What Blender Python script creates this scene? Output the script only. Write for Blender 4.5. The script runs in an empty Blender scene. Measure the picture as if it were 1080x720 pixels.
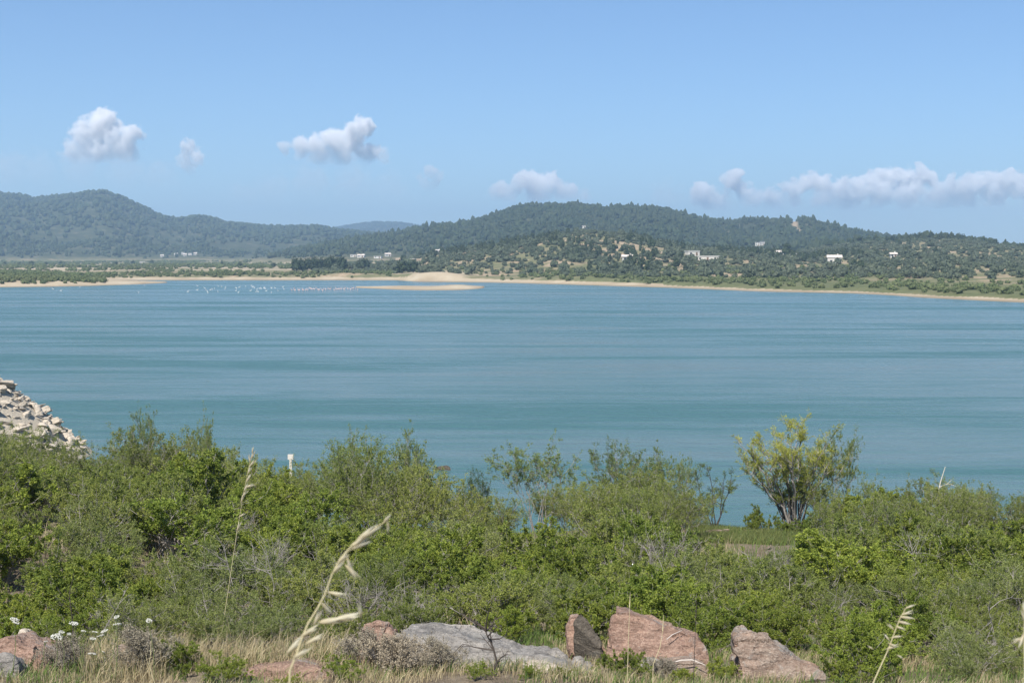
import bpy, bmesh, math, random
import numpy as np
from mathutils import Vector, noise as mnoise

random.seed(7)
RNG = np.random.default_rng(11)
scene = bpy.context.scene
COL = scene.collection

# ------------------------------------------------------------------ camera model
FPX = 1484.0                     # focal length in pixels of the 1080 px wide photograph
CAMZ = 10.0                      # eye height above the lake
PITCH = math.atan(88.0 / FPX)    # the horizon lies 88 px above the middle
CA, SA = math.cos(PITCH), math.sin(PITCH)


def at(px, py, Y):
    """World point at forward distance Y that is seen at pixel (px, py)."""
    xc, yc = (px - 540.0) / FPX, (360.0 - py) / FPX
    d = np.array([xc, CA + yc * SA, -SA + yc * CA])
    d = d * (Y / d[1])
    return np.array([d[0], d[1], CAMZ + d[2]])


def row_z(py, Y):
    return at(540, py, Y)[2]


# ------------------------------------------------------------------ noise
def _hash(i, j, s):
    v = np.sin(i * 127.1 + j * 311.7 + s * 74.7) * 43758.5453
    return v - np.floor(v)


def vnoise(x, y, s=0):
    x = np.asarray(x, float); y = np.asarray(y, float)
    i, j = np.floor(x), np.floor(y)
    fx, fy = x - i, y - j
    fx = fx * fx * (3 - 2 * fx); fy = fy * fy * (3 - 2 * fy)
    a, b = _hash(i, j, s), _hash(i + 1, j, s)
    c, d = _hash(i, j + 1, s), _hash(i + 1, j + 1, s)
    return (a * (1 - fx) + b * fx) * (1 - fy) + (c * (1 - fx) + d * fx) * fy


def fbm(x, y, s=0, octv=4):
    t, a, n = 0.0, 1.0, 0.0
    for k in range(octv):
        t = t + a * vnoise(x * 2 ** k, y * 2 ** k, s + k * 13); n += a; a *= 0.5
    return t / n


def sstep(a, b, x):
    t = np.clip((np.asarray(x, float) - a) / (b - a), 0, 1)
    return t * t * (3 - 2 * t)


# ------------------------------------------------------------------ object helpers
def tag(o, label=None, cat=None, group=None, kind=None):
    if label: o['label'] = label
    if cat: o['category'] = cat
    if group: o['group'] = group
    if kind: o['kind'] = kind
    return o


def link(name, me, parent=None, loc=None):
    o = bpy.data.objects.new(name, me)
    COL.objects.link(o)
    if parent: o.parent = parent
    if loc is not None: o.location = loc
    return o


def empty(name, loc=(0, 0, 0), label=None, cat=None, group=None):
    o = bpy.data.objects.new(name, None)
    o.empty_display_size = 0.2
    COL.objects.link(o)
    o.location = loc
    return tag(o, label, cat, group)


def copy_tree(o, parent=None):
    c = o.copy(); COL.objects.link(c)
    if parent: c.parent = parent
    for ch in list(o.children): copy_tree(ch, c)
    return c


def mesh(name, V, F, mats, tint=None, smooth=False, midx=None, attrs=None):
    """V (n,3); F an (m,k) array or a list of such arrays."""
    V = np.asarray(V, np.float32)
    Fs = [np.asarray(f, np.int32) for f in (F if isinstance(F, list) else [F]) if len(f)]
    me = bpy.data.meshes.new(name)
    me.vertices.add(len(V)); me.vertices.foreach_set('co', V.ravel())
    loops = np.concatenate([f.ravel() for f in Fs])
    tot = np.concatenate([np.full(len(f), f.shape[1], np.int32) for f in Fs])
    start = np.concatenate([[0], np.cumsum(tot)[:-1]]).astype(np.int32)
    me.loops.add(len(loops)); me.loops.foreach_set('vertex_index', loops)
    me.polygons.add(len(tot)); me.polygons.foreach_set('loop_start', start)
    try: me.polygons.foreach_set('loop_total', tot)
    except Exception: pass
    if midx is not None: me.polygons.foreach_set('material_index', np.asarray(midx, np.int32))
    me.polygons.foreach_set('use_smooth', np.full(len(tot), smooth))
    me.update(calc_edges=True)
    allat = dict(attrs or {})
    if tint is not None: allat['tint'] = tint
    for k, a in allat.items():
        at_ = me.attributes.new(k, 'FLOAT', 'POINT')
        at_.data.foreach_set('value', np.asarray(a, np.float32))
    for m in (mats if isinstance(mats, (list, tuple)) else [mats]): me.materials.append(m)
    return me


# ------------------------------------------------------------------ materials
class NT:
    def __init__(s, name):
        s.m = bpy.data.materials.new(name); s.m.use_nodes = True
        s.t = s.m.node_tree; s.t.nodes.clear()
        s.out = s.t.nodes.new('ShaderNodeOutputMaterial')

    def n(s, typ, **kw):
        nd = s.t.nodes.new(typ)
        for k, v in kw.items():
            if k.startswith('i_'):
                key = k[2:]
                nd.inputs[int(key) if key.isdigit() else key.replace('_', ' ')].default_value = v
            else: setattr(nd, k, v)
        return nd

    def l(s, a, b): s.t.links.new(a, b)

    def coord(s, kind='Object'):
        return s.n('ShaderNodeTexCoord').outputs[kind]

    def pos(s): return s.n('ShaderNodeNewGeometry').outputs['Position']

    def noise(s, vec, scale, detail=4, rough=0.55, sc=None, dist=0.0):
        if sc:
            mp = s.n('ShaderNodeMapping'); mp.inputs['Scale'].default_value = sc
            s.l(vec, mp.inputs['Vector']); vec = mp.outputs[0]
        nd = s.n('ShaderNodeTexNoise'); nd.inputs['Scale'].default_value = scale
        nd.inputs['Detail'].default_value = detail; nd.inputs['Roughness'].default_value = rough
        nd.inputs['Distortion'].default_value = dist
        s.l(vec, nd.inputs['Vector'])
        return nd.outputs[0]

    def ramp(s, fac, stops):
        nd = s.n('ShaderNodeValToRGB'); cr = nd.color_ramp
        while len(cr.elements) < len(stops): cr.elements.new(0.5)
        for e, (p, c) in zip(cr.elements, stops):
            e.position = p; e.color = (*c, 1) if len(c) == 3 else c
        s.l(fac, nd.inputs[0]); return nd.outputs[0]

    def val(s, fac, a, b, c=0.0, d=1.0):
        nd = s.n('ShaderNodeMapRange'); nd.clamp = True
        for k, v in zip(('From Min', 'From Max', 'To Min', 'To Max'), (a, b, c, d)): nd.inputs[k].default_value = v
        s.l(fac, nd.inputs['Value']); return nd.outputs[0]

    def math(s, op, a, b=None):
        nd = s.n('ShaderNodeMath', operation=op)
        for k, v in enumerate((a, b)):
            if v is None: continue
            if isinstance(v, (int, float)): nd.inputs[k].default_value = v
            else: s.l(v, nd.inputs[k])
        return nd.outputs[0]

    def mix(s, fac, a, b, mode='MIX'):
        nd = s.n('ShaderNodeMix', data_type='RGBA', blend_type=mode)
        for sock, v in ((nd.inputs[0], fac), (nd.inputs[6], a), (nd.inputs[7], b)):
            if isinstance(v, (int, float)): sock.default_value = v
            elif isinstance(v, tuple): sock.default_value = (*v, 1)
            else: s.l(v, sock)
        return nd.outputs[2]

    def attr(s, name):
        return s.n('ShaderNodeAttribute', attribute_name=name).outputs['Fac']

    def rand(s): return s.n('ShaderNodeObjectInfo').outputs['Random']

    def bsdf(s, color, rough=0.8, spec=0.3, bump=None, bstr=0.4, bdist=0.05, trans=0.0, tcol=None):
        b = s.n('ShaderNodeBsdfPrincipled')
        if isinstance(color, tuple): b.inputs['Base Color'].default_value = (*color, 1)
        else: s.l(color, b.inputs['Base Color'])
        if isinstance(rough, (int, float)): b.inputs['Roughness'].default_value = rough
        else: s.l(rough, b.inputs['Roughness'])
        b.inputs['Specular IOR Level'].default_value = spec
        if bump is not None:
            bn = s.n('ShaderNodeBump'); bn.inputs['Strength'].default_value = bstr
            bn.inputs['Distance'].default_value = bdist
            s.l(bump, bn.inputs['Height']); s.l(bn.outputs[0], b.inputs['Normal'])
        sh = b.outputs[0]
        if trans:
            tr = s.n('ShaderNodeBsdfTranslucent')
            c = tcol if tcol is not None else color
            if isinstance(c, tuple): tr.inputs[0].default_value = (*c, 1)
            else: s.l(c, tr.inputs[0])
            mx = s.n('ShaderNodeMixShader'); mx.inputs[0].default_value = trans
            s.l(sh, mx.inputs[1]); s.l(tr.outputs[0], mx.inputs[2]); sh = mx.outputs[0]
        s.l(sh, s.out.inputs['Surface']); s.b = b
        return s.m


def leaf_mat(name, dark, light, alt, trans=0.3, rough=0.6, spec=0.2):
    t = NT(name)
    c = t.mix(t.attr('tint'), dark, light)
    c = t.mix(t.val(t.rand(), 0.0, 1.0, 0.0, 0.85), c, t.mix(t.attr('tint'), dark, alt))
    fr = t.math('FRACT', t.math('MULTIPLY', t.rand(), 7.31))
    c = t.mix(1.0, c, t.ramp(fr, [(0.0, (0.78, 0.82, 0.76)), (0.5, (1.05, 1.08, 1.0)), (1.0, (1.32, 1.28, 1.15))]), 'MULTIPLY')
    big = t.noise(t.pos(), 0.25, 3)
    c = t.mix(t.val(big, 0.4, 0.65, 0, 0.35), c, t.mix(t.attr('tint'), dark, alt))
    return t.bsdf(c, rough, spec, trans=trans)


def bark_mat(name, a, b):
    t = NT(name)
    c = t.mix(t.val(t.noise(t.coord(), 14, 3), 0.35, 0.65), a, b)
    c = t.mix(t.attr('tint'), c, b)
    return t.bsdf(c, 0.85, 0.2)


def rock_mat(name, a, b, c_, lichen, lich=0.5, scale=1.0, crack=0.5):
    t = NT(name); co = t.coord()
    n1 = t.noise(co, 1.6 * scale, 6, 0.6, dist=0.6)
    n2 = t.noise(co, 7 * scale, 6, 0.65, sc=(1, 1, 2.6), dist=1.0)
    n3 = t.noise(co, 55 * scale, 6, 0.75)
    col = t.ramp(n1, [(0.3, a), (0.5, b), (0.68, c_)])
    col = t.mix(t.val(n2, 0.4, 0.62, 0, 0.75), col, tuple(x * 0.5 for x in b))
    col = t.mix(t.val(n3, 0.48, 0.66, 0, 0.7), col, tuple(min(1, x * 1.35) for x in c_))
    ln = t.noise(co, 2.6 * scale, 7, 0.72, dist=0.8)
    n4 = t.noise(co, 24 * scale, 5, 0.7, sc=(1, 1, 1.6))
    col = t.mix(t.val(n4, 0.52, 0.66, 0, 0.8), col, tuple(x * 0.38 for x in b))
    col = t.mix(t.val(ln, 0.56 - 0.14 * (lich - 0.5), 0.62, 0, 0.9), col, lichen)
    vo = t.n('ShaderNodeTexVoronoi', feature='DISTANCE_TO_EDGE'); vo.inputs['Scale'].default_value = 1.1 * scale
    wp = t.n('ShaderNodeVectorMath', operation='ADD')
    nz = t.n('ShaderNodeTexNoise'); nz.inputs['Scale'].default_value = 3 * scale; t.l(co, nz.inputs['Vector'])
    t.l(co, wp.inputs[0]); t.l(nz.outputs['Color'], wp.inputs[1]); t.l(wp.outputs[0], vo.inputs['Vector'])
    st = t.noise(co, 3.0 * scale, 5, 0.7, sc=(0.5, 0.7, 4.5), dist=0.9)
    col = t.mix(t.val(st, 0.47, 0.66, 0, 0.6), col, tuple(x * 0.42 for x in a))
    cr = t.val(t.math('ADD', vo.outputs['Distance'], t.math('MULTIPLY', t.math('SUBTRACT', n2, 0.42), 0.5)), 0.0, 0.03, 0, 1)
    col = t.mix(t.math('MULTIPLY', t.math('SUBTRACT', 1.0, cr), crack), col, tuple(x * 0.3 for x in b))
    h = t.math('ADD', t.math('SUBTRACT', t.math('MULTIPLY', n2, 0.6), t.math('MULTIPLY', st, 0.7)), t.math('ADD', t.math('MULTIPLY', n3, 0.45), t.math('MULTIPLY', cr, 0.3 * crack)))
    return t.bsdf(col, 0.88, 0.2, bump=h, bstr=0.9, bdist=0.05 / scale)


M = {}
M['leaf_green'] = leaf_mat('leaf_green', (0.110, 0.165, 0.030), (0.330, 0.400, 0.075), (0.400, 0.410, 0.085), 0.47)
M['leaf_olive'] = leaf_mat('leaf_olive', (0.125, 0.165, 0.042), (0.320, 0.360, 0.095), (0.370, 0.375, 0.110), 0.45)
M['leaf_willow'] = leaf_mat('leaf_willow', (0.115, 0.155, 0.052), (0.315, 0.370, 0.130), (0.310, 0.370, 0.100), 0.45)
M['leaf_tamarisk'] = leaf_mat('leaf_tamarisk', (0.150, 0.200, 0.040), (0.520, 0.500, 0.100), (0.480, 0.470, 0.095), 0.5)
M['leaf_sage'] = leaf_mat('leaf_sage', (0.12, 0.150, 0.050), (0.30, 0.345, 0.125), (0.34, 0.36, 0.12), 0.42)
M['leaf_dark'] = leaf_mat('leaf_dark', (0.030, 0.055, 0.020), (0.090, 0.145, 0.045), (0.080, 0.130, 0.040), 0.25)
M['leaf_dry'] = leaf_mat('leaf_dry', (0.22, 0.18, 0.14), (0.46, 0.40, 0.34), (0.40, 0.35, 0.26), 0.15, 0.8, 0.1)
M['bark_grey'] = bark_mat('bark_grey', (0.13, 0.115, 0.10), (0.33, 0.30, 0.27))
M['bark_dark'] = bark_mat('bark_dark', (0.035, 0.028, 0.022), (0.085, 0.07, 0.058))
M['bark_pale'] = bark_mat('bark_pale', (0.42, 0.38, 0.30), (0.58, 0.54, 0.46))
M['rock_red'] = rock_mat('rock_red', (0.30, 0.185, 0.13), (0.345, 0.22, 0.165), (0.40, 0.295, 0.225), (0.31, 0.275, 0.245), 0.6)
M['rock_mixed'] = rock_mat('rock_mixed', (0.36, 0.21, 0.14), (0.33, 0.25, 0.195), (0.40, 0.335, 0.275), (0.30, 0.29, 0.265), 0.75)
M['rock_grey'] = rock_mat('rock_grey', (0.27, 0.25, 0.225), (0.32, 0.295, 0.265), (0.38, 0.35, 0.31), (0.24, 0.23, 0.21), 0.55)
M['rock_cream'] = rock_mat('rock_cream', (0.50, 0.42, 0.32), (0.58, 0.50, 0.40), (0.62, 0.56, 0.47), (0.40, 0.36, 0.30), 0.35, 1.0, 0.3)
M['rock_dark'] = rock_mat('rock_dark', (0.09, 0.078, 0.06), (0.12, 0.10, 0.078), (0.17, 0.145, 0.11), (0.13, 0.12, 0.10), 0.5)
M['quartz'] = NT('quartz').bsdf((0.52, 0.46, 0.40), 0.6, 0.4)


def far_leaf_mat(name, dark, light, alt):
    t = NT(name)
    c = t.mix(t.attr('tint'), dark, light)
    c = t.mix(t.val(t.noise(t.pos(), 0.012, 4), 0.4, 0.62, 0, 0.8), c, t.mix(t.attr('tint'), dark, alt))
    c = t.mix(t.val(t.noise(t.pos(), 0.7, 3), 0.35, 0.65, 0, 0.5), c, dark)
    return t.bsdf(c, 0.7, 0.2)


M['forest'] = far_leaf_mat('forest', (0.018, 0.029, 0.013), (0.050, 0.070, 0.028), (0.064, 0.072, 0.034))
M['olive_tree'] = far_leaf_mat('olive_tree', (0.045, 0.058, 0.036), (0.125, 0.140, 0.088), (0.100, 0.125, 0.070))
M['far_bush'] = far_leaf_mat('far_bush', (0.050, 0.070, 0.026), (0.130, 0.155, 0.058), (0.150, 0.150, 0.070))
M['pine'] = far_leaf_mat('pine', (0.018, 0.030, 0.014), (0.048, 0.066, 0.028), (0.054, 0.070, 0.030))

# ------------------------------------------------------------------ near bank: height
_PY = np.array([-30, 0, 13, 20, 28, 36, 45, 48.5, 55, 70, 120])
_PZ = np.array([8.6, 8.35, 6.07, 4.72, 3.42, 2.30, 1.12, 0.35, -1.2, -2.5, -3.0])


def gz(X, Y):
    X = np.asarray(X, float); Y = np.asarray(Y, float)
    wob = 2.2 * (fbm(X * 0.12, Y * 0 + 3.3, 5, 3) - 0.5) * sstep(30, 44, Y)
    z = np.interp(Y + wob, _PY, _PZ)
    z = z + 1.25 * sstep(3.5, 9, -X) * sstep(19, 28, Y) * (1 - sstep(40, 50, Y))
    z = z + 0.5 * (fbm(X * 0.35, Y * 0.35, 2, 4) - 0.5) * sstep(-5, 8, Y) * (1 - 0.6 * sstep(44, 50, Y))
    # the riprap bank on the left
    d = np.hypot(np.maximum(X + 27.0, 0), (Y - 70.0) * np.where(Y < 70, 0.8, 0.8))
    h = 5.05 - 0.90 * d
    return np.maximum(z, np.minimum(h, 4.6 + 0.03 * np.maximum(-X - 26, 0)))


def grid_mesh(X, Y, Z, mats, attrs=None, smooth=True, name='m'):
    n, m = X.shape
    V = np.stack([X.ravel(), Y.ravel(), Z.ravel()], 1)
    i = np.arange(n * m).reshape(n, m)
    F = np.stack([i[:-1, :-1].ravel(), i[:-1, 1:].ravel(), i[1:, 1:].ravel(), i[1:, :-1].ravel()], 1)
    return mesh(name, V, F, mats, smooth=smooth, attrs=attrs)


t = NT('bank_soil'); p = t.pos()
n1, n2, n3 = t.noise(p, 0.6, 5), t.noise(p, 5, 5, 0.65), t.noise(p, 40, 3, 0.7)
c = t.ramp(n1, [(0.35, (0.16, 0.125, 0.085)), (0.52, (0.25, 0.20, 0.14)), (0.66, (0.15, 0.15, 0.07))])
c = t.mix(t.val(n2, 0.45, 0.7, 0, 0.7), c, (0.33, 0.27, 0.20))
c = t.mix(t.val(n3, 0.5, 0.75, 0, 0.6), c, (0.09, 0.075, 0.05))
sep = t.n('ShaderNodeSeparateXYZ'); t.l(p, sep.inputs[0])
c = t.mix(t.val(sep.outputs[0], -17.0, -21.0, 0, 1), c, (0.48, 0.42, 0.33))
M['bank_soil'] = t.bsdf(c, 0.95, 0.1, bump=t.math('ADD', n2, t.math('MULTIPLY', n3, 0.4)), bstr=0.8, bdist=0.12)

xs = np.concatenate([np.arange(-75, -32, 1.0), np.arange(-32, 26, 0.28), np.arange(26, 76, 1.0)])
ys = np.concatenate([np.arange(-30, 8, 1.0), np.arange(8, 80, 0.28), np.arange(80, 121, 2.0)])
GX, GY = np.meshgrid(xs, ys)
ground = link('ground', grid_mesh(GX, GY, gz(GX, GY), M['bank_soil'], name='ground'))
tag(ground, kind='structure')

# ------------------------------------------------------------------ far land: height
def tab(*pts):
    a = np.array(pts, float)
    return lambda px: np.interp(px, a[:, 0], a[:, 1])


SH = tab((-900, 296), (100, 295.6), (420, 295.6), (440, 297.2), (520, 298), (600, 300), (700, 303), (800, 307), (900, 309.3),
         (940, 311.3), (1000, 315), (1080, 319), (1300, 324), (1700, 326))
RIDGES = [  # name, silhouette rows, ridge distance, foot distance, fall behind
    ('A', tab((-900, 232), (-300, 215), (-60, 203), (0, 205), (20, 207), (40, 210.5), (70, 206.5), (100, 204.5), (115, 205.5), (130, 212), (150, 220), (175, 230),
              (190, 231.5), (210, 229), (222, 230.5), (240, 235.5), (270, 238.5), (300, 239.5), (335, 239.5), (350, 242.5), (370, 245),
              (420, 249), (500, 262), (560, 272), (1700, 276)), 3500, tab((-900, 1750), (1700, 1750)), ),
    ('B', tab((-900, 276), (250, 262), (340, 243), (370, 237.5), (395, 234), (420, 235), (440, 238), (470, 245), (520, 262), (600, 274), (1700, 276)),
     6000, tab((-900, 4400), (1700, 4400)), ),
    ('C', tab((-900, 277), (250, 272), (300, 264), (340, 257), (380, 250.5), (420, 245), (445, 239.5), (470, 236.5), (485, 235.5), (500, 231), (520, 225.5),
              (545, 217), (560, 215), (590, 215), (610, 216.5), (640, 219.5), (665, 218.5), (690, 219.5), (705, 220.5), (725, 225.5),
              (745, 230.5), (765, 232), (790, 230.5), (835, 230.5), (845, 229.5), (870, 233.5), (895, 240.5), (915, 244.5), (960, 252), (1080, 262),
              (1300, 272), (1700, 276)), 2000, tab((-900, 1150), (1700, 1100)), ),
    ('D', tab((-900, 277), (760, 274), (820, 266), (870, 256), (915, 250), (940, 249), (960, 246.5), (985, 247), (1000, 247), (1025, 250), (1050, 254),
              (1080, 257.5), (1200, 262), (1400, 270), (1700, 275)), 1150, tab((-900, 620), (800, 560), (1080, 430), (1700, 420)), ),
    ('E', tab((-900, 280), (380, 279), (420, 271), (460, 264), (500, 257.5), (540, 250.5), (580, 243), (620, 239.5), (660, 242.5), (700, 251),
              (740, 258), (780, 259.5), (820, 261), (860, 266), (900, 271), (940, 272), (1000, 272), (1080, 276), (1700, 282)), 950,
     tab((-900, 700), (440, 650), (700, 540), (1080, 400), (1700, 400)), ),
]


def spit(px, Y):
    near = np.interp(px, [-400, 0, 60, 100, 140, 172, 178], [455, 482, 492, 507, 530, 560, 575])
    far = np.interp(px, [-400, 0, 80, 105, 140, 172, 178], [900, 900, 760, 610, 592, 578, 575])
    e = np.minimum(Y - near, far - Y)
    cap = np.interp(px, [0, 60, 90, 120, 172], [2.0, 1.9, 1.3, 0.75, 0.45])
    return np.where(px > 178, -5, np.clip(e * 0.10, -1.5, cap))


def bar(px, Y):
    s = np.clip(1 - ((px - 443) / 68.0) ** 2, -1, 1)
    near = 476 - 46 * np.sqrt(np.maximum(s, 0)) * np.interp(px, [375, 430, 490, 511], [0.35, 0.8, 1.0, 1.0])
    e = np.minimum(Y - near, 486 - Y)
    cap = 0.35 + 0.75 * np.exp(-((px - 482) / 18.0) ** 2) + 0.3 * np.exp(-((px - 425) / 22.0) ** 2)
    return np.where(s <= 0.0, -5, np.clip(e * 0.08, -1.5, cap))


def far_land(u, Y):
    px = 540 + u * FPX / CA
    X = u * Y
    Ys = CAMZ * FPX / (SH(px) - 272.0)
    d = Y - Ys
    d = d + 14 * (fbm(X / 40.0, Y / 60.0, 21, 3) - 0.5)
    dune = 1.7 * np.exp(-((px - 462) / 26.0) ** 2) + 0.9 * np.exp(-((px - 620) / 25.0) ** 2) + 0.5 * np.exp(-((px - 360) / 40.0) ** 2)
    bl = (1.3 + 0.9 * fbm(X / 25.0, Y / 60.0, 9, 3)) * np.interp(px, [100, 300, 360, 420, 640, 800, 1080], [0.55, 0.7, 1.0, 1.0, 0.9, 0.45, 0.35])
    z = np.where(d < 0, np.maximum(d * 0.04, -2), np.minimum(d * 0.035, 0.5))
    z = z + bl * sstep(8, 26, d + 14 * (fbm(X / 12.0, Y / 40.0, 31, 3) - 0.5)) + dune * sstep(2, 30, d) * (1 - sstep(40, 90, d) * 0.7)
    z = z + 0.6 * (fbm(X / 30.0, Y / 80.0, 41, 3) - 0.5) * sstep(40, 120, d)
    hill = np.zeros_like(z)
    for name, sil, R, foot in RIDGES:
        F = np.maximum(foot(px), Ys + 45)
        Rk = R * (1 + 0.10 * (vnoise(px / 140.0, px * 0 + 0.5, 61) - 0.5)) if name in 'AC' else R
        Z = CAMZ + (272.0 - sil(px)) / FPX * Rk - 3.0
        tt = np.clip((Y - F) / (Rk - F), 0, 1)
        p = 0.35 * tt + 0.65 * tt * tt * (3 - 2 * tt)
        back = np.clip((Y - Rk) / (0.6 * Rk), 0, 1)
        p = np.where(Y > Rk, 1 - 0.75 * sstep(0, 1, back), p)
        gul = (fbm(X / (R * 0.05), Y / (R * 0.16), 71 + ord(name), 4) - 0.5) * 0.42 * (1 - np.abs(2 * tt - 1) ** 2) * np.where(Y > Rk, 0, 1)
        hk = np.maximum(Z - 3.0, 0) * np.clip(p + gul * (Z > 3), 0, 1.0)
        hill = np.maximum(hill, hk)
    z = z + np.where(d > 0, hill, 0)
    return np.maximum(np.maximum(z, spit(px, Y)), bar(px, Y)), d


us = np.linspace(-0.68, 0.68, 720)
Ysamp = 255.0 * (9000 / 255.0) ** np.linspace(0, 1, 560)
UU, YY = np.meshgrid(us, Ysamp)
ZZ, DD = far_land(UU, YY)
PXG = 540 + UU * FPX / CA


def zfar(u, Y):
    return far_land(np.atleast_1d(np.asarray(u, float)), np.atleast_1d(np.asarray(Y, float)))[0]


def hit(px, py):
    """Distance at which the sight line through a pixel first meets the far land."""
    Y = 300 * (8000 / 300.0) ** np.linspace(0, 1, 3000)
    d = at(px, py, 1.0)
    u = d[0]; slope = d[2] - CAMZ
    z = zfar(np.full_like(Y, u), Y)
    k = np.nonzero((CAMZ + slope * Y) <= z)[0]
    return Y[k[0]] if len(k) else 8000.0


sandy = np.clip(1.2 - sstep(0.35, 1.5, ZZ) * (1 - 0.9 * np.exp(-((PXG - 462) / 28.0) ** 2)), 0, 1) * np.where(DD < np.where((PXG > 425) & (PXG < 505), 110, np.where(PXG > 700, 11, 26)), 1, 0.0)
sandy = np.maximum(sandy, 1.0 * (spit(PXG, YY) > -1) * (1 - sstep(0.7, 1.6, ZZ)))
sandy = np.maximum(sandy, 1.0 * (bar(PXG, YY) > -1))
# thin sandy strips crossing the left plain
strip = sstep(0.5, 0.62, fbm(UU * YY / 160.0, YY / 55.0, 91, 3)) * (1 - sstep(430, 520, PXG)) * (YY < 1500) * (ZZ < 6)
sandy = np.maximum(sandy, 0.8 * strip)
green = (1 - sstep(90, 190, DD)) * sstep(8, 16, DD) * sstep(540, 640, PXG)
def worlds(seq):
    out = []
    for a, b in seq:
        Yh = hit(a, b); out.append((at(a, b, 1.0)[0] * Yh, Yh))
    return out


TRACKS = [worlds(q) for q in ([(548, 262), (575, 256), (605, 253), (640, 254), (672, 259), (700, 266)], [(833, 234), (838, 240), (848, 246)], [(600, 268), (640, 270), (690, 272), (730, 279)],
                              [(820, 282), (870, 281), (920, 283), (955, 284)], [(960, 268), (985, 266), (1010, 266)], [(420, 272), (440, 276), (450, 283)])]
FIELDS = [(worlds([(a, b)])[0], ra, rb) for a, b, ra, rb in ((905, 281, 20, 22), (722, 279, 9, 12), (650, 262, 12, 12), (500, 268, 9, 12), (840, 288, 10, 14), (765, 290, 8, 10), (985, 267, 10, 16), (590, 278, 8, 14), (540, 286, 9, 10))]


def bare_at(X, Y):
    m = np.zeros_like(X)
    for tr in TRACKS:
        for (x0, y0), (x1, y1) in zip(tr[:-1], tr[1:]):
            dx, dy = x1 - x0, y1 - y0
            k = np.clip(((X - x0) * dx + (Y - y0) * dy) / (dx * dx + dy * dy + 1e-6), 0, 1)
            m = np.maximum(m, 1 - sstep(2.0, 5.5, np.hypot(X - x0 - k * dx, Y - y0 - k * dy)))
    wv = 0.6 * (fbm(X / 9.0, Y / 14.0, 77, 3) - 0.5)
    for (cx, cy_), ra, rb in FIELDS:
        m = np.maximum(m, 1 - sstep(0.7, 1.1, np.hypot((X - cx) / ra, (Y - cy_) / rb) + wv))
    return m


bare = bare_at(UU * YY, YY)
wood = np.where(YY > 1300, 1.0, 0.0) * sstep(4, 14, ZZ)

t = NT('far_soil'); p = t.pos()
n1, n2, n3 = t.noise(p, 0.006, 5), t.noise(p, 0.05, 5, 0.65), t.noise(p, 0.5, 4, 0.65)
c = t.ramp(n2, [(0.34, (0.115, 0.125, 0.06)), (0.5, (0.19, 0.175, 0.095)), (0.64, (0.40, 0.29, 0.20))])
c = t.mix(t.val(n3, 0.42, 0.65, 0, 0.6), c, (0.10, 0.105, 0.05))
c = t.mix(t.math('MULTIPLY', t.attr('green'), 0.85), c, t.ramp(n3, [(0.35, (0.07, 0.085, 0.034)), (0.65, (0.14, 0.15, 0.065))]))
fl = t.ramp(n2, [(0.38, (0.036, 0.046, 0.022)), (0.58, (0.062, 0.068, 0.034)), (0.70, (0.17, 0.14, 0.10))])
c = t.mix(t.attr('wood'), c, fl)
sd = t.ramp(n2, [(0.35, (0.30, 0.24, 0.16)), (0.55, (0.38, 0.315, 0.22)), (0.7, (0.45, 0.39, 0.29))])
sd = t.mix(t.val(n3, 0.45, 0.7, 0, 0.35), sd, (0.36, 0.27, 0.17))
c = t.mix(t.attr('bare'), c, t.ramp(n2, [(0.35, (0.24, 0.18, 0.115)), (0.6, (0.36, 0.28, 0.19))]))
sd = t.mix(t.math('MULTIPLY', t.attr('wet'), 0.75), sd, (0.19, 0.15, 0.10))
c = t.mix(t.val(t.math('ADD', t.attr('sandy'), t.math('MULTIPLY', t.math('SUBTRACT', n2, 0.5), 0.9)), 0.40, 0.62), c, sd)
M['far_soil'] = t.bsdf(c, 0.95, 0.1)
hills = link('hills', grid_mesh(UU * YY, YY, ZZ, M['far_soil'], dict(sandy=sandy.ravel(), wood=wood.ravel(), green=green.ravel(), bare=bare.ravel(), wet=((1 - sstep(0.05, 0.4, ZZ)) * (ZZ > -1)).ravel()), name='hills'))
tag(hills, kind='structure')


# ------------------------------------------------------------------ lake
t = NT('lake_water'); p = t.pos()
w0 = t.noise(p, 1.0, 6, 0.68, sc=(0.010, 0.062, 1), dist=0.7)         # wind streaks
w1 = t.noise(p, 1.0, 3, 0.6, sc=(0.045, 0.26, 1), dist=1.0)
streak = t.val(t.math('ADD', t.math('MULTIPLY', w0, 0.7), t.math('MULTIPLY', w1, 0.3)), 0.42, 0.60)
r1 = t.noise(p, 1.0, 4, 0.65, sc=(1.1, 2.6, 1), dist=0.4)
r2 = t.noise(p, 1.0, 2, 0.5, sc=(0.35, 0.9, 1))
h = t.math('ADD', t.math('MULTIPLY', r1, 0.5), r2)
b = t.n('ShaderNodeBsdfPrincipled')
col = t.mix(streak, (0.050, 0.122, 0.118), (0.104, 0.164, 0.172))
t.l(col, b.inputs['Base Color'])
t.l(t.val(streak, 0, 1, 0.32, 0.12), b.inputs['Roughness'])
b.inputs['IOR'].default_value = 1.33
bn = t.n('ShaderNodeBump'); bn.inputs['Distance'].default_value = 0.6
t.l(t.val(streak, 0, 1, 0.85, 0.42), bn.inputs['Strength']); t.l(h, bn.inputs['Height']); t.l(bn.outputs[0], b.inputs['Normal'])
t.l(b.outputs[0], t.out.inputs['Surface'])
M['water'] = t.m
wx = np.array([-2200., 2200.]); wy = np.array([40., 1400.])
A_, B_ = np.meshgrid(wx, wy)
tag(link('lake_water', grid_mesh(A_, B_, A_ * 0, M['water'], name='lake_water')), kind='structure')

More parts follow.
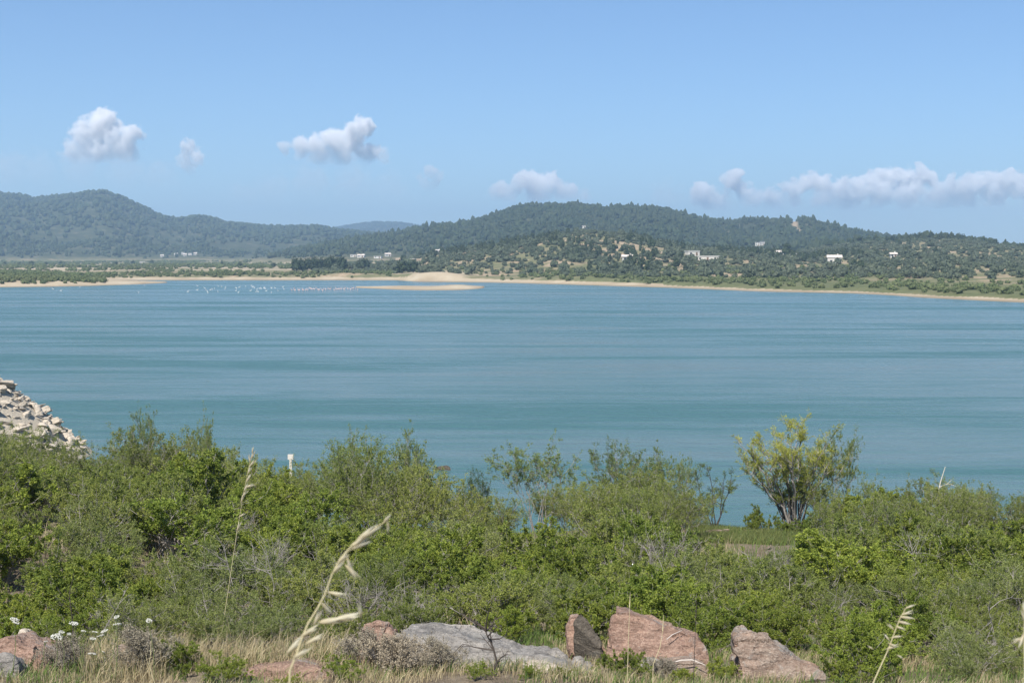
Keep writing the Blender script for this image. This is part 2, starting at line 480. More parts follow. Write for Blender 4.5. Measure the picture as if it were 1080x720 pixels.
# ------------------------------------------------------------------ far trees and bushes
def ico(sub):
    bm = bmesh.new(); bmesh.ops.create_icosphere(bm, subdivisions=sub, radius=1.0)
    V = np.array([v.co[:] for v in bm.verts]); F = np.array([[v.index for v in f.verts] for f in bm.faces])
    bm.free(); return V, F


ICO = {k: ico(k) for k in (1, 2, 3)}


def crown(seed, sub=2, h=1.0, lumps=0, sprays=0, rough=0.3, cone=0.0):
    """Unit-radius crown standing on z=0, with a clumpy outline. Returns V, F(tris), tint."""
    r = np.random.default_rng(seed)
    Vs, Fs, Ts, off = [], [], [], 0

    def add(V, F, T):
        nonlocal off
        Vs.append(V); Fs.append(F + off); Ts.append(T); off += len(V)
    V, F = ICO[sub]
    V = V * (1 + rough * (r.random((len(V), 1)) - 0.55) * 2)
    z = (V[:, 2:] + 1) * 0.5
    V = np.concatenate([V[:, :2] * (1 - cone * z), V[:, 2:]], 1)
    T = np.clip(0.3 + 0.4 * r.random(len(V)) + 0.0, 0, 1)
    sc = 1.0 if not lumps else 0.72
    add(V * [sc, sc, sc * h], F, T)
    for k in range(lumps):
        a = r.random() * 6.28; zz = r.uniform(-0.5, 0.75); rad = math.sqrt(max(0.1, 1 - zz * zz)) * 0.62 * (1 - cone * (zz + 1) / 2)
        V1, F1 = ICO[1]
        s = r.uniform(0.28, 0.5)
        V2 = V1 * s * (1 + 0.6 * (r.random((len(V1), 1)) - 0.5)) + [math.cos(a) * rad, math.sin(a) * rad, zz * h * 0.75]
        add(V2, F1, np.full(len(V1), r.random()))
    if sprays:
        d = r.normal(size=(sprays, 3)); d /= np.linalg.norm(d, axis=1)[:, None]
        zz = (d[:, 2:] + 1) / 2
        c = d * r.uniform(0.75, 1.12, (sprays, 1)) * np.concatenate([1 - cone * zz, 1 - cone * zz, zz * 0 + h], 1)
        e1 = r.normal(size=(sprays, 3)) * 0.16; e2 = r.normal(size=(sprays, 3)) * 0.16; e3 = -0.5 * (e1 + e2) + r.normal(size=(sprays, 3)) * 0.06
        V3 = np.stack([c + e1, c + e2, c + e3], 1).reshape(-1, 3)
        add(V3, np.arange(sprays * 3).reshape(-1, 3), np.repeat(r.random(sprays), 3))
    V = np.concatenate(Vs); V[:, 2] += h * 0.85
    return V, np.concatenate(Fs), np.concatenate(Ts)


def scatter_mesh(name, protos, P, S, mat, rng, zs=None):
    """One mesh from many copies of crown prototypes: P (n,3) feet, S (n,) radii."""
    n = len(P); which = rng.integers(0, len(protos), n); ang = rng.random(n) * 6.2832; tr = rng.random(n)
    Vs, Fs, Ts, off = [], [], [], 0
    for k, (V, F, T) in enumerate(protos):
        ix = np.nonzero(which == k)[0]
        if not len(ix): continue
        ca, sa = np.cos(ang[ix])[:, None], np.sin(ang[ix])[:, None]
        s = S[ix][:, None]; sz = s if zs is None else zs[ix][:, None]
        X = (V[None, :, 0] * ca - V[None, :, 1] * sa) * s + P[ix, 0:1]
        Y = (V[None, :, 0] * sa + V[None, :, 1] * ca) * s + P[ix, 1:2]
        Z = V[None, :, 2] * sz + P[ix, 2:3]
        Vs.append(np.stack([X, Y, Z], 2).reshape(-1, 3))
        Fs.append((F[None] + (off + np.arange(len(ix)) * len(V))[:, None, None]).reshape(-1, F.shape[1]))
        Ts.append(np.clip(0.5 * T[None] + 0.65 * tr[ix][:, None] - 0.05, 0, 1).ravel())
        off += len(ix) * len(V)
    return mesh(name, np.concatenate(Vs), np.concatenate(Fs), mat, tint=np.concatenate(Ts))


def sample_far(n, u0, u1, Y0, Y1, rng):
    Y = np.sqrt(rng.uniform(Y0 ** 2, Y1 ** 2, n)); u = rng.uniform(u0, u1, n)
    z, d = far_land(u, Y)
    return u, Y, z, d, 540 + u * FPX / CA


HOUSES = [  # px, row of the wall foot, width m, depth m, wall height m, kind
    (730, 269.5, 10, 7, 3.4, 'flat'), (747, 275.0, 17, 7, 3.2, 'long'), (771, 262.8, 9, 7, 3.6, 'flat'),
    (792, 265.6, 12, 6, 3.2, 'long'), (799, 259.2, 7, 6, 4.6, 'flat'), (804, 258.8, 6, 6, 5.2, 'flat'),
    (824, 269.8, 10, 6, 3.2, 'gable'), (836, 271.0, 7, 6, 3.0, 'flat'), (880, 277.5, 11, 7, 4.2, 'gable'),
    (662, 275.4, 8, 5, 3.0, 'gable'), (615, 240.8, 8, 6, 3.6, 'flat'), (942, 271.5, 7, 6, 3.4, 'gable'),
    (373, 271.0, 12, 8, 4.5, 'flat'), (381, 271.6, 14, 8, 4.0, 'gable'), (399, 272.5, 15, 8, 3.6, 'long'), (409, 270.4, 11, 8, 4.2, 'gable'),
    (462, 266.5, 11, 7, 4.0, 'gable'), (433, 276.4, 14, 8, 3.6, 'long'),
    (186, 270.0, 10, 8, 5.6, 'gable'), (193, 268.5, 9, 8, 7.0, 'flat'), (195, 270.0, 10, 8, 5.0, 'gable'), (201, 269.2, 11, 8, 6.2, 'flat'),
    (206, 269.0, 9, 8, 5.4, 'gable'), (150, 278.0, 12, 8, 4.6, 'long'), (171, 271.2, 9, 8, 4.6, 'gable'),
]
HPOS = []
for px, py, w, d_, h_, k_ in HOUSES:
    Y = hit(px, py); u = at(px, py, 1.0)[0]
    HPOS.append((u * Y, Y, float(zfar(u, Y)[0]), w))


def clear_of_houses(X, Y, gap=3):
    ok = np.ones(len(X), bool)
    for hx, hy, hz, w in HPOS:
        k = hx / hy
        ok &= ~((np.abs(X - k * Y) < w * 0.4 + gap * 0.4) & (Y > hy - 26) & (Y < hy + 9))
    return ok


rngT = np.random.default_rng(5)
# 1. the wood on the far hills: too many to count, one mass
fp = [crown(100 + k, 2, 1.0, 0, 0, 0.34) for k in range(5)] + [crown(120 + k, 2, 1.5, 0, 0, 0.3, 0.5) for k in range(2)]
fs = [crown(140 + k, 1, 0.9, 0, 0, 0.3) for k in range(5)]
FU, FY, FZ, FD, FPXs = sample_far(52000, -0.62, 0.62, 1120, 2250, rngT)
dens = sstep(8, 26, FZ) * (0.42 + 0.58 * sstep(0.40, 0.56, fbm(FU * FY / 130.0, FY / 130.0, 201, 4)))
keep = (rngT.random(len(FU)) < dens) & clear_of_houses(FU * FY, FY, 1) & (bare_at(FU * FY, FY) < 0.3)
P1 = np.stack([FU * FY, FY, FZ - 0.4], 1)[keep]; S1 = np.clip(np.exp(rngT.normal(0.75, 0.33, len(P1))), 0.9, 4.2)
w1_ = link('forest', scatter_mesh('forest', fp, P1, S1, M['forest'], rngT))
tag(w1_, 'dark green wood covering the upper slopes of the middle hills', 'forest', kind='stuff')
FU, FY, FZ, FD, FPXs = sample_far(46000, -0.62, 0.15, 2000, 6300, rngT)
dens = sstep(10, 90, FZ) * (0.50 + 0.5 * sstep(0.36, 0.5, fbm(FU * FY / 260.0, FY / 260.0, 207, 3)) * sstep(20, 70, FZ) + 0.3 * sstep(90, 130, FZ)) + 0.35 * sstep(0.5, 0.6, fbm(FU * FY / 150.0, FY / 150.0, 203, 3))
keep = (rngT.random(len(FU)) < dens) & clear_of_houses(FU * FY, FY, 2)
P2 = np.stack([FU * FY, FY, FZ - 0.5], 1)[keep]; S2 = rngT.uniform(3.0, 6.5, len(P2))
w2_ = link('forest', scatter_mesh('far_forest', fs, P2, S2, M['forest'], rngT))
tag(w2_, 'hazy blue-green wood on the long far hill at left', 'forest', kind='stuff')

# 2. olive groves of the foothill: the nearest ones singly, the rest as one mass
op = [crown(160 + k, 2, 0.8, 7, 70, 0.25) for k in range(5)]
OU, OY, OZ, OD, OPX = sample_far(26000, -0.14, 0.62, 330, 1180, rngT)
dens = sstep(30, 60, OD) * (0.34 + 0.70 * sstep(0.38, 0.60, fbm(OU * OY / 45.0, OY / 70.0, 211, 3)))
dens = dens * np.where(OPX < 440, 0.5, 1) * (0.35 + 0.9 * sstep(0.36, 0.56, fbm(OU * OY / 16.0, OY / 26.0, 213, 3)))
keep = (rngT.random(len(OU)) < dens) & (OZ > 2.2) & clear_of_houses(OU * OY, OY) & (bare_at(OU * OY, OY) < rngT.uniform(0.15, 1.3, len(OU)))
PO = np.stack([OU * OY, OY, OZ - 0.15], 1)[keep]; SO = np.clip(np.exp(rngT.normal(0.12, 0.36, len(PO))), 0.5, 2.6)
inview = np.abs(PO[:, 0] / PO[:, 1]) < 0.375
size = np.where(inview, SO / PO[:, 1], 0)
order = np.argsort(-size)
near_o, rest_o = order[:280], order[280:]
tag(link('olive_grove', scatter_mesh('olive_grove', op, PO[rest_o], SO[rest_o], M['olive_tree'], rngT)),
    'grey-green groves of small round trees spread over the foothill behind the far beach', 'grove', kind='stuff')

M['trunk_far'] = NT('trunk_far').bsdf((0.10, 0.08, 0.06), 0.9, 0.1)


def tree_mesh(name, c, mat, trunk_r, trunk_h):
    """A far tree as one mesh: crown plus tapered trunk."""
    V, F, T = c
    n = 6; a = np.arange(n) / n * 6.2832
    ring = np.stack([np.cos(a), np.sin(a)], 1)
    tv = np.concatenate([np.c_[ring * trunk_r, np.full(n, -0.1)], np.c_[ring * trunk_r * 0.6, np.full(n, trunk_h)]])
    i = np.arange(n); tf = np.stack([i, (i + 1) % n, (i + 1) % n + n, i + n], 1) + len(V)
    me = mesh(name, np.concatenate([V, tv]), [F, tf], [mat, M['trunk_far']], tint=np.concatenate([T, np.zeros(len(tv))]),
              midx=np.r_[np.zeros(len(F), int), np.ones(len(tf), int)])
    return me


cu, cY, cZ, cD, cP = sample_far(5000, -0.08, 0.62, 420, 1180, rngT)
kk = (cD > 60) & (cZ > 4) & (rngT.random(len(cu)) < sstep(0.50, 0.62, fbm(cu * cY / 55.0, cY / 80.0, 231, 3))) & clear_of_houses(cu * cY, cY) & (bare_at(cu * cY, cY) < 0.3)
cp_ = [crown(260 + k, 2, 1.7, 4, 40, 0.25, 0.45) for k in range(3)]
tag(link('conifer_stand', scatter_mesh('conifer_stand', cp_, np.stack([cu * cY, cY, cZ - 0.2], 1)[kk], rngT.uniform(0.9, 1.9, int(kk.sum())), M['forest'], rngT)),
    'dark conifer stands scattered among the grey-green groves of the foothill', 'grove', kind='stuff')
ome = [tree_mesh('olive_tree', (V + [0, 0, 0.12], F, T), M['olive_tree'], 0.1, 0.5) for V, F, T in op]
og = 'small round trees on the lower foothill above the far beach'
for k, i in enumerate(near_o):
    o = link('olive_tree', ome[k % 5], None, PO[i])
    s = SO[i]; o.scale = (s, s, s * rngT.uniform(0.85, 1.2)); o.rotation_euler = (0, 0, rngT.random() * 6.28)
    tag(o, 'small round grey-green tree on the lower foothill just above the far beach', 'tree', og)

# 3. low scrub along the far shore, on the plain and on the spit
bp = [crown(180 + k, 1, 0.7, 5, 26, 0.3) for k in range(5)]
BU, BY, BZ, BD, BPX = [np.concatenate(q) for q in zip(sample_far(60000, -0.62, 0.62, 320, 1900, rngT), sample_far(2600, -0.44, -0.285, 470, 700, rngT))]
cl = fbm(BU * BY / 60.0, BY / 90.0, 221, 3)
dens = np.where(BD > np.where(BPX > 700, 9, 13), np.where(BPX > 560, 1.6, 0.75) * (1 - sstep(60, 120, BD)) + 0.42 * sstep(0.40, 0.58, cl) * (BZ < 6), 0)
dens = np.where((BPX > 415) & (BPX < 505), dens * (BD > 75), dens)
dens = np.where(BPX > 560, dens * 1.5, dens)
sp = (spit(BPX, BY) > 0.85) & (BPX < 112)
dens = np.where(sp, 2.5 * sstep(0.34, 0.5, cl), dens)
dens = np.where((BPX > 110) & (BPX < 178) & (BY < 600), 0.0, dens)
keep = (rngT.random(len(BU)) < dens) & (BZ > 0.8) & clear_of_houses(BU * BY, BY)
PB = np.stack([BU * BY, BY, BZ - 0.1], 1)[keep]; SB = rngT.uniform(0.6, 1.4, len(PB)) * np.where(PB[:, 1] > 900, 1.5, 1.0)
tag(link('shore_scrub', scatter_mesh('shore_scrub', bp, PB, SB, M['far_bush'], rngT)),
    'low green scrub along the far shore and across the flat plain', 'scrub', kind='stuff')

# 4. lone dark trees: the grove on the shore, lone trees on the plain, skyline trees on the right ridge
pp = [crown(240 + k, 2, 1.5, 9, 110, 0.22, 0.25) for k in range(4)]
pme = [tree_mesh('dark_tree', (V + [0, 0, 0.25], F, T), M['pine'], 0.1, 0.9) for V, F, T in pp]


def far_tree(px, Y, height, label, group, k, wide=1.0, cat='tree', name='dark_tree'):
    u = (px - 540) / FPX * CA
    o = link(name, pme[k % 4], None, (u * Y, Y, float(zfar(u, Y)[0]) - 0.2))
    s = height / 3.2
    o.scale = (s * wide, s * wide, s); o.rotation_euler = (0, 0, k * 1.7)
    return tag(o, label, cat, group)


gl = 'tall dark conifer in the dense grove standing on the far left shore'
for k in range(19):
    px = 311 + k * 2.85 + rngT.uniform(-0.8, 0.8)
    far_tree(px, 800 + rngT.uniform(-12, 40), rngT.uniform(6.6, 9.0), gl, 'dark conifers of the shore grove', k, 1.0)
for k, px in enumerate((378, 382.5, 386.5)):
    far_tree(px, 815 + 8 * k, (5.8, 7.6, 6.8)[k], 'dark tree in the loose trio right of the dense shore grove', 'trio of dark trees by the grove', k, 1.1)
for k, (px, Y, hh) in enumerate([(5, 1350, 4.5), (20, 1300, 3.8), (33, 1250, 5.0), (48, 1300, 4.0), (64, 1500, 5.0), (122, 1200, 4.4), (140, 1400, 5.4),
                                 (160, 1500, 5.6), (253, 1000, 4.6), (288, 1000, 4.2), (234, 1300, 4.6)]):
    far_tree(px, Y, hh, 'lone dark bushy tree standing on the sandy plain across the lake', 'lone trees on the far plain', k, 1.5)
for k in range(34):
    px = 912 + k * 5.2 + rngT.uniform(-2.4, 2.4)
    far_tree(px, 1145 + rngT.uniform(-10, 10), rngT.uniform(4.0, 7.2), 'dark tree standing on the skyline of the right-hand ridge', 'skyline trees on the right ridge', k, 1.25)
for k, (px, Y, hh) in enumerate([(424, 670, 7.0), (430, 690, 5.8), (436, 680, 6.2), (450, 660, 4.4), (457, 656, 4.0)]):
    far_tree(px, Y, hh, 'dark round tree close behind the sandy bluff on the far shore', 'dark trees behind the sandy bluff', k, 1.5)
far_tree(829, 880, 9.5, 'tall dark broad tree rising above the white houses on the hill', None, 1, 1.2)

# ------------------------------------------------------------------ houses
M['white_wall'] = NT('white_wall').bsdf((0.54, 0.51, 0.46), 0.8, 0.2)
M['roof_tile'] = NT('roof_tile').bsdf((0.55, 0.48, 0.42), 0.8, 0.2)
M['roof_white'] = NT('roof_white').bsdf((0.58, 0.56, 0.52), 0.6, 0.3)
M['glass_dark'] = NT('glass_dark').bsdf((0.03, 0.035, 0.045), 0.15, 0.5)
M['door_wood'] = NT('door_wood').bsdf((0.16, 0.10, 0.06), 0.6, 0.3)


def boxes(name, bl, mat, parent):
    Vs, Fs = [], []
    for k, (x0, x1, y0, y1, z0, z1) in enumerate(bl):
        Vs.append(np.array([[x, y, z] for z in (z0, z1) for x, y in ((x0, y0), (x1, y0), (x1, y1), (x0, y1))], float))
        Fs.append(np.array([[3, 2, 1, 0], [4, 5, 6, 7], [0, 1, 5, 4], [1, 2, 6, 5], [2, 3, 7, 6], [3, 0, 4, 7]]) + 8 * k)
    return link(name, mesh(name, np.concatenate(Vs), np.concatenate(Fs), mat), parent)


def house(i, px, py, w, d, h, kind, label):
    X, Y, Z, _ = HPOS[i]
    sc_ = 0.72 if px < 500 else (0.75 if px > 900 else 1.0)
    w, d, h = w * 0.68 * sc_, d * 0.75 * sc_, h * 0.72 * sc_
    r = random.Random(i)
    root = empty('house', (X, Y, Z), label, 'house', 'white houses scattered on the far hillsides')
    root.rotation_euler = (0, 0, r.uniform(-0.35, 0.35))
    wl = boxes('wall', [(-w / 2, w / 2, -d / 2, d / 2, -1.5, h)], M['white_wall'], root)
    if kind == 'gable':
        V = np.array([[x, y, z] for x in (-w / 2 - .4, w / 2 + .4) for y, z in ((-d / 2 - .4, h + 0.002), (d / 2 + .4, h + 0.002), (0, h + 0.28 * d))])
        rf = link('roof', mesh('roof', V, [np.array([[0, 3, 5, 2], [1, 2, 5, 4], [0, 1, 4, 3]]), np.array([[0, 2, 1], [3, 4, 5]])], M['roof_tile']), root)
        boxes('chimney', [(w * .2, w * .2 + .6, 0.5, 1.1, h + 0.3, h + 0.28 * d + .7)], M['white_wall'], rf)
    else:
        rf = boxes('roof', [(-w / 2 - .25, w / 2 + .25, -d / 2 - .25, d / 2 + .25, h + 0.003, h + .25)], M['roof_white'], root)
    n = max(2, int(w / 3.2)); storeys = 2 if h > 3.2 else 1
    for s in range(storeys):
        for k in range(n):
            cx = -w / 2 + (k + 0.5) * w / n; z0 = 0.75 + s * 2.0
            if s == 0 and k == n // 2:
                boxes('door', [(cx - .5, cx + .5, -d / 2 - .05, -d / 2 + .1, 0, 1.8)], M['door_wood'], root); continue
            boxes('window', [(cx - .55, cx + .55, -d / 2 - .05, -d / 2 + .1, z0, z0 + 0.9)], M['glass_dark'], root)
    return root


HL = ['small flat-roofed white house at the left end of the hill hamlet', 'long low white building, widest of the hill hamlet',
      'flat-roofed white house alone above the long low building', 'long white house below the two tall ones on the hill',
      'tall white house, left one of the pair highest in the hamlet', 'tall white house, right one of the pair highest in the hamlet',
      'white gabled house below and right of the broad dark tree', 'small flat white house at the right end of the hill hamlet',
      'white gabled house by the pale field on the right slope', 'small white gabled cottage on the foothill left of the hamlet',
      'white house alone near the top of the foothill', 'small white gabled house far right on the wooded slope',
      'flat-roofed white house above the dark shore grove', 'white gabled house just above the right end of the shore grove',
      'long white building right of the shore grove', 'white gabled house above the long building right of the grove',
      'white gabled house at the left foot of the central hill', 'long low white building behind the trees near the sandy bluff',
      'white gabled house at the left edge of the far village', 'tallest flat-roofed white house of the far village',
      'low gabled house in the middle of the far village', 'broad flat-roofed white house of the far village',
      'white gabled house at the right edge of the far village', 'long white building at the edge of the sandy plain',
      'white gabled house standing apart left of the far village']
for i, hdef in enumerate(HOUSES): house(i, *hdef, HL[i])

# ------------------------------------------------------------------ birds on the lake
M['bird_white'] = NT('bird_white').bsdf((0.62, 0.61, 0.59), 0.6, 0.2)
M['bird_pink'] = NT('bird_pink').bsdf((0.62, 0.44, 0.40), 0.6, 0.2)


def tubes(paths, sides=5):
    """paths: list of (pts (n,3), radii (n,), tint) -> V, F(quads), T"""
    Vs, Fs, Ts, off = [], [], [], 0
    ang = np.arange(sides) / sides * 6.28318
    for P, R, tn in paths:
        P = np.asarray(P, float); R = np.asarray(R, float)
        D = np.gradient(P, axis=0); D /= np.linalg.norm(D, axis=1)[:, None] + 1e-9
        ref = np.array([1.0, 0.13, 0.07]) if abs(D[0, 0]) < 0.8 else np.array([0.1, 1.0, 0.05])
        A = np.cross(D, ref); A /= np.linalg.norm(A, axis=1)[:, None] + 1e-9
        B = np.cross(D, A)
        ring = P[:, None] + R[:, None, None] * (A[:, None] * np.cos(ang)[None, :, None] + B[:, None] * np.sin(ang)[None, :, None])
        n = len(P); Vs.append(ring.reshape(-1, 3)); Ts.append(np.full(n * sides, tn))
        i = np.arange(n - 1)[:, None] * sides; k = np.arange(sides)[None]; k2 = (k + 1) % sides
        Fs.append(np.stack([i + k, i + k2, i + k2 + sides, i + k + sides], 2).reshape(-1, 4) + off)
        off += n * sides
    return np.concatenate(Vs), np.concatenate(Fs), np.concatenate(Ts)


def bird_mesh(wader):
    V, F = ICO[2]
    z0 = 0.62 if wader else 0.12
    tail = np.clip(-V[:, 0:1], 0, 1)
    body = V * [0.34, 0.17, 0.17] * (1 - 0.45 * tail * [0, 1, 1]) + [0, 0, z0]
    neck = [((0.25, 0, z0 + .05), 0.07), ((0.36, 0, z0 + .2), 0.045), ((0.33, 0, z0 + .36), 0.04), ((0.38, 0, z0 + .5), 0.055), ((0.46, 0, z0 + .5), 0.05), ((0.56, 0, z0 + .44), 0.008)]
    paths = [(np.array([q for q, r_ in neck]), [r_ for q, r_ in neck], 0)]
    if wader:
        for s in (-.05, .05): paths.append((np.array([(0, s, z0 - .1), (-0.03, s, .3), (0.02, s, -.15)]), [.03, .02, .015], 0))
    tv, tf, _ = tubes(paths, 5)
    return mesh('bird', np.concatenate([body, tv]), [F, tf + len(body)], M['bird_pink'] if wader else M['bird_white'], smooth=True)


bm_w, bm_p = bird_mesh(False), bird_mesh(True)
for k in range(46):
    px = rngT.uniform(205, 300) if k < 40 else rngT.uniform(20, 200); py = rngT.uniform(301.5, 309)
    Y = CAMZ * FPX / (py - 272)
    o = link('white_bird', bm_w, None, ((px - 540) / FPX * Y, Y, 0.0)); o.rotation_euler = (0, 0, rngT.random() * 6.28)
    o.scale = (0.85,) * 3
    tag(o, 'small white water bird afloat in the loose flock on the far lake', 'bird', 'white birds floating on the lake')
for k in range(34):
    px = 308 + k * 2.1 + rngT.uniform(-1, 1); py = rngT.uniform(305.6, 308.2)
    Y = CAMZ * FPX / (py - 272)
    o = link('wading_bird', bm_p, None, ((px - 540) / FPX * Y, Y, 0.0)); o.rotation_euler = (0, 0, rngT.random() * 6.28)
    tag(o, 'pinkish long-legged bird wading in the row beside the sandbar', 'bird', 'pinkish birds wading by the sandbar')

# ------------------------------------------------------------------ shrubs
def unit(v):
    return v / (np.linalg.norm(v, axis=-1, keepdims=True) + 1e-9)


def leaves_at(anch, dirs, rng, length, width, up=0.35, spread=0.9):
    n = len(anch)
    d = unit(dirs + rng.normal(size=(n, 3)) * spread)
    nrm = unit(rng.normal(size=(n, 3)) * 0.7 + [0, 0, up])
    side = unit(np.cross(d, nrm)); nrm = np.cross(side, d)
    L = length * rng.uniform(0.6, 1.25, (n, 1)); W = width * rng.uniform(0.7, 1.2, (n, 1))
    b = anch; mid = anch + d * L * 0.5
    tip = anch + d * L - nrm * L * 0.15
    l = mid + side * W * 0.5 + nrm * W * 0.22; r = mid - side * W * 0.5 + nrm * W * 0.22
    V = np.stack([b, l, tip, r], 1).reshape(-1, 3)
    i = np.arange(n)[:, None] * 4
    F = np.concatenate([i + [0, 1, 2], i + [0, 2, 3]])
    T = np.repeat(np.clip(rng.normal(0.5, 0.27, n), 0, 1), 4)
    return V, F, T


def shrub(seed, H, R, nstem, nbr, ntw, nlf, leaf_l, leaf_w, mat_leaf, mat_bark, r0=0.014, up=1.0, lowest=0.3, twig=0.16,
          dome=0.8, bare=0.0, wob=0.06):
    rng = np.random.default_rng(seed); paths = []; anch = []; dirs = []
    for i in range(nstem):
        phi = rng.random() * 6.283; q = math.sqrt(rng.random())
        a2 = phi + rng.normal() * 0.6
        base = np.array([math.cos(a2), math.sin(a2), 0]) * R * 0.16 * rng.random()
        zt = H * math.sqrt(max(0.05, 1 - dome * q * q)) * rng.uniform(0.75, 1.0)
        end = np.array([math.cos(phi) * R * q, math.sin(phi) * R * q, zt])
        tt = np.linspace(0, 1, 6)[:, None]
        ctrl = base * 0.5 + end * 0.5 + np.array([0, 0, 0.12 * H * up]) - np.array([math.cos(phi), math.sin(phi), 0]) * R * 0.08
        P = (1 - tt) ** 2 * base + 2 * tt * (1 - tt) * ctrl + tt ** 2 * end
        P[1:-1] += rng.normal(size=(4, 3)) * wob * H * 0.5
        rr = r0 * rng.uniform(0.7, 1.2)
        paths.append((P, rr * np.linspace(1, 0.3, 6), rng.random()))
        P[0, 2] -= 0.12
        for j in range(nbr):
            f = rng.uniform(lowest, 1.0) * 5; k = min(int(f), 4); s = P[k] + (P[k + 1] - P[k]) * (f - k)
            dd = unit(unit(P[k + 1] - P[k]) * 0.7 + rng.normal(size=3) * 0.55 + np.array([0, 0, 0.35 * up]))
            L = H * rng.uniform(0.16, 0.34)
            B = np.stack([s, s + dd * L * 0.5 + rng.normal(size=3) * L * 0.07, s + dd * L + np.array([0, 0, L * 0.08])])
            paths.append((B, rr * np.array([0.45, 0.32, 0.18]), rng.random()))
            for q_ in range(ntw):
                g = rng.uniform(0.25, 1.0) * 2; kk = min(int(g), 1); s2 = B[kk] + (B[kk + 1] - B[kk]) * (g - kk)
                d2 = unit(dd * 0.6 + rng.normal(size=3) * 0.6 + np.array([0, 0, 0.25 * up]))
                L2 = H * twig * rng.uniform(0.5, 1.2)
                e = s2 + d2 * L2
                paths.append((np.stack([s2, e]), rr * np.array([0.22, 0.1]), rng.random()))
                if rng.random() < bare: continue
                m = rng.poisson(nlf)
                w = rng.uniform(0.5, 1.12, (m, 1))
                anch.append(s2 + (e - s2) * w + rng.normal(size=(m, 3)) * L2 * 0.12); dirs.append(np.repeat(d2[None], m, 0))
    sv, sf, stn = tubes(paths, 4)
    stem = mesh('branches', sv, sf, mat_bark, tint=stn, smooth=True)
    fol = None
    if anch:
        V, F, T = leaves_at(np.concatenate(anch), np.concatenate(dirs), rng, leaf_l, leaf_w)
        fol = mesh('foliage', V, F, mat_leaf, tint=T)
    return stem, fol, H


def place(proto, name, X, Y, height, wide, label, cat='shrub', group=None, rot=None, sink=0.05):
    stem, fol, H = proto
    root = empty(name, (X, Y, float(gz(X, Y)) - sink), label, cat, group)
    root.rotation_euler = (random.gauss(0, 0.05), random.gauss(0, 0.05), random.random() * 6.28 if rot is None else rot)
    s = height / H
    root.scale = (s * wide, s * wide, s)
    link('branches', stem, root)
    if fol: link('foliage', fol, root)
    return root


LG = [shrub(300 + k, 1.15, 1.05, 15, 6, 4, 38, 0.054, 0.029, M['leaf_green'], M['bark_grey'], 0.011, twig=0.135) for k in range(5)]
LO = [shrub(320 + k, 1.3, 1.0, 17, 6, 4, 33, 0.048, 0.023, M['leaf_olive'], M['bark_grey'], 0.012, twig=0.14, bare=0.16) for k in range(5)]
LS = [shrub(340 + k, 2.2, 1.25, 14, 7, 5, 21, 0.058, 0.026, M['leaf_olive'], M['bark_grey'], 0.013, lowest=0.40, twig=0.12, bare=0.08, dome=0.6) for k in range(4)]
LW = [shrub(360 + k, 3.0, 1.3, 11, 7, 5, 17, 0.075, 0.027, M['leaf_willow'], M['bark_grey'], 0.015, lowest=0.5, twig=0.09, bare=0.08, dome=0.5, up=1.4) for k in range(4)]

LG += [shrub(306 + k, 1.0, 0.95, 13, 6, 4, 36, 0.044, 0.022, M['leaf_green'], M['bark_grey'], 0.010, twig=0.15) for k in range(2)]
LO += [shrub(326 + k, 1.2, 0.9, 15, 6, 4, 34, 0.040, 0.017, M['leaf_sage'], M['bark_grey'], 0.010, twig=0.17, bare=0.1) for k in range(3)]
LD = [shrub(335 + k, 1.2, 0.9, 15, 6, 5, 9, 0.034, 0.014, M['leaf_olive'], M['bark_grey'], 0.012, twig=0.17, bare=0.82) for k in range(2)]
SKY = tab((-200, 462), (0, 464), (60, 476), (80, 474), (110, 464), (150, 456), (220, 464), (260, 486), (300, 506), (350, 497), (420, 487), (460, 502),
          (500, 528), (540, 508), (600, 506), (640, 506), (700, 508), (740, 548), (790, 562), (820, 550), (860, 546), (900, 536), (940, 530),
          (1000, 520), (1080, 536), (1300, 530))


def pxy(X, Y):
    return 540 + X / Y * FPX / CA


def cleared(X, Y):
    px = pxy(X, Y)
    if 742 < px < 852 and 40.5 < Y: return True           # grassy clearing by the shore
    if 535 < px < 572 and 33.5 < Y < 43: return True       # bare earth path
    if Y > 47: return True
    if Y < 15.6 and 240 < px < 905: return True
    if Y < 14.9 and px < 340: return True
    if vnoise(X * 0.55, Y * 0.42, 411) > 0.80 and Y < 40: return True      # bare gaps in the scrub
    return False


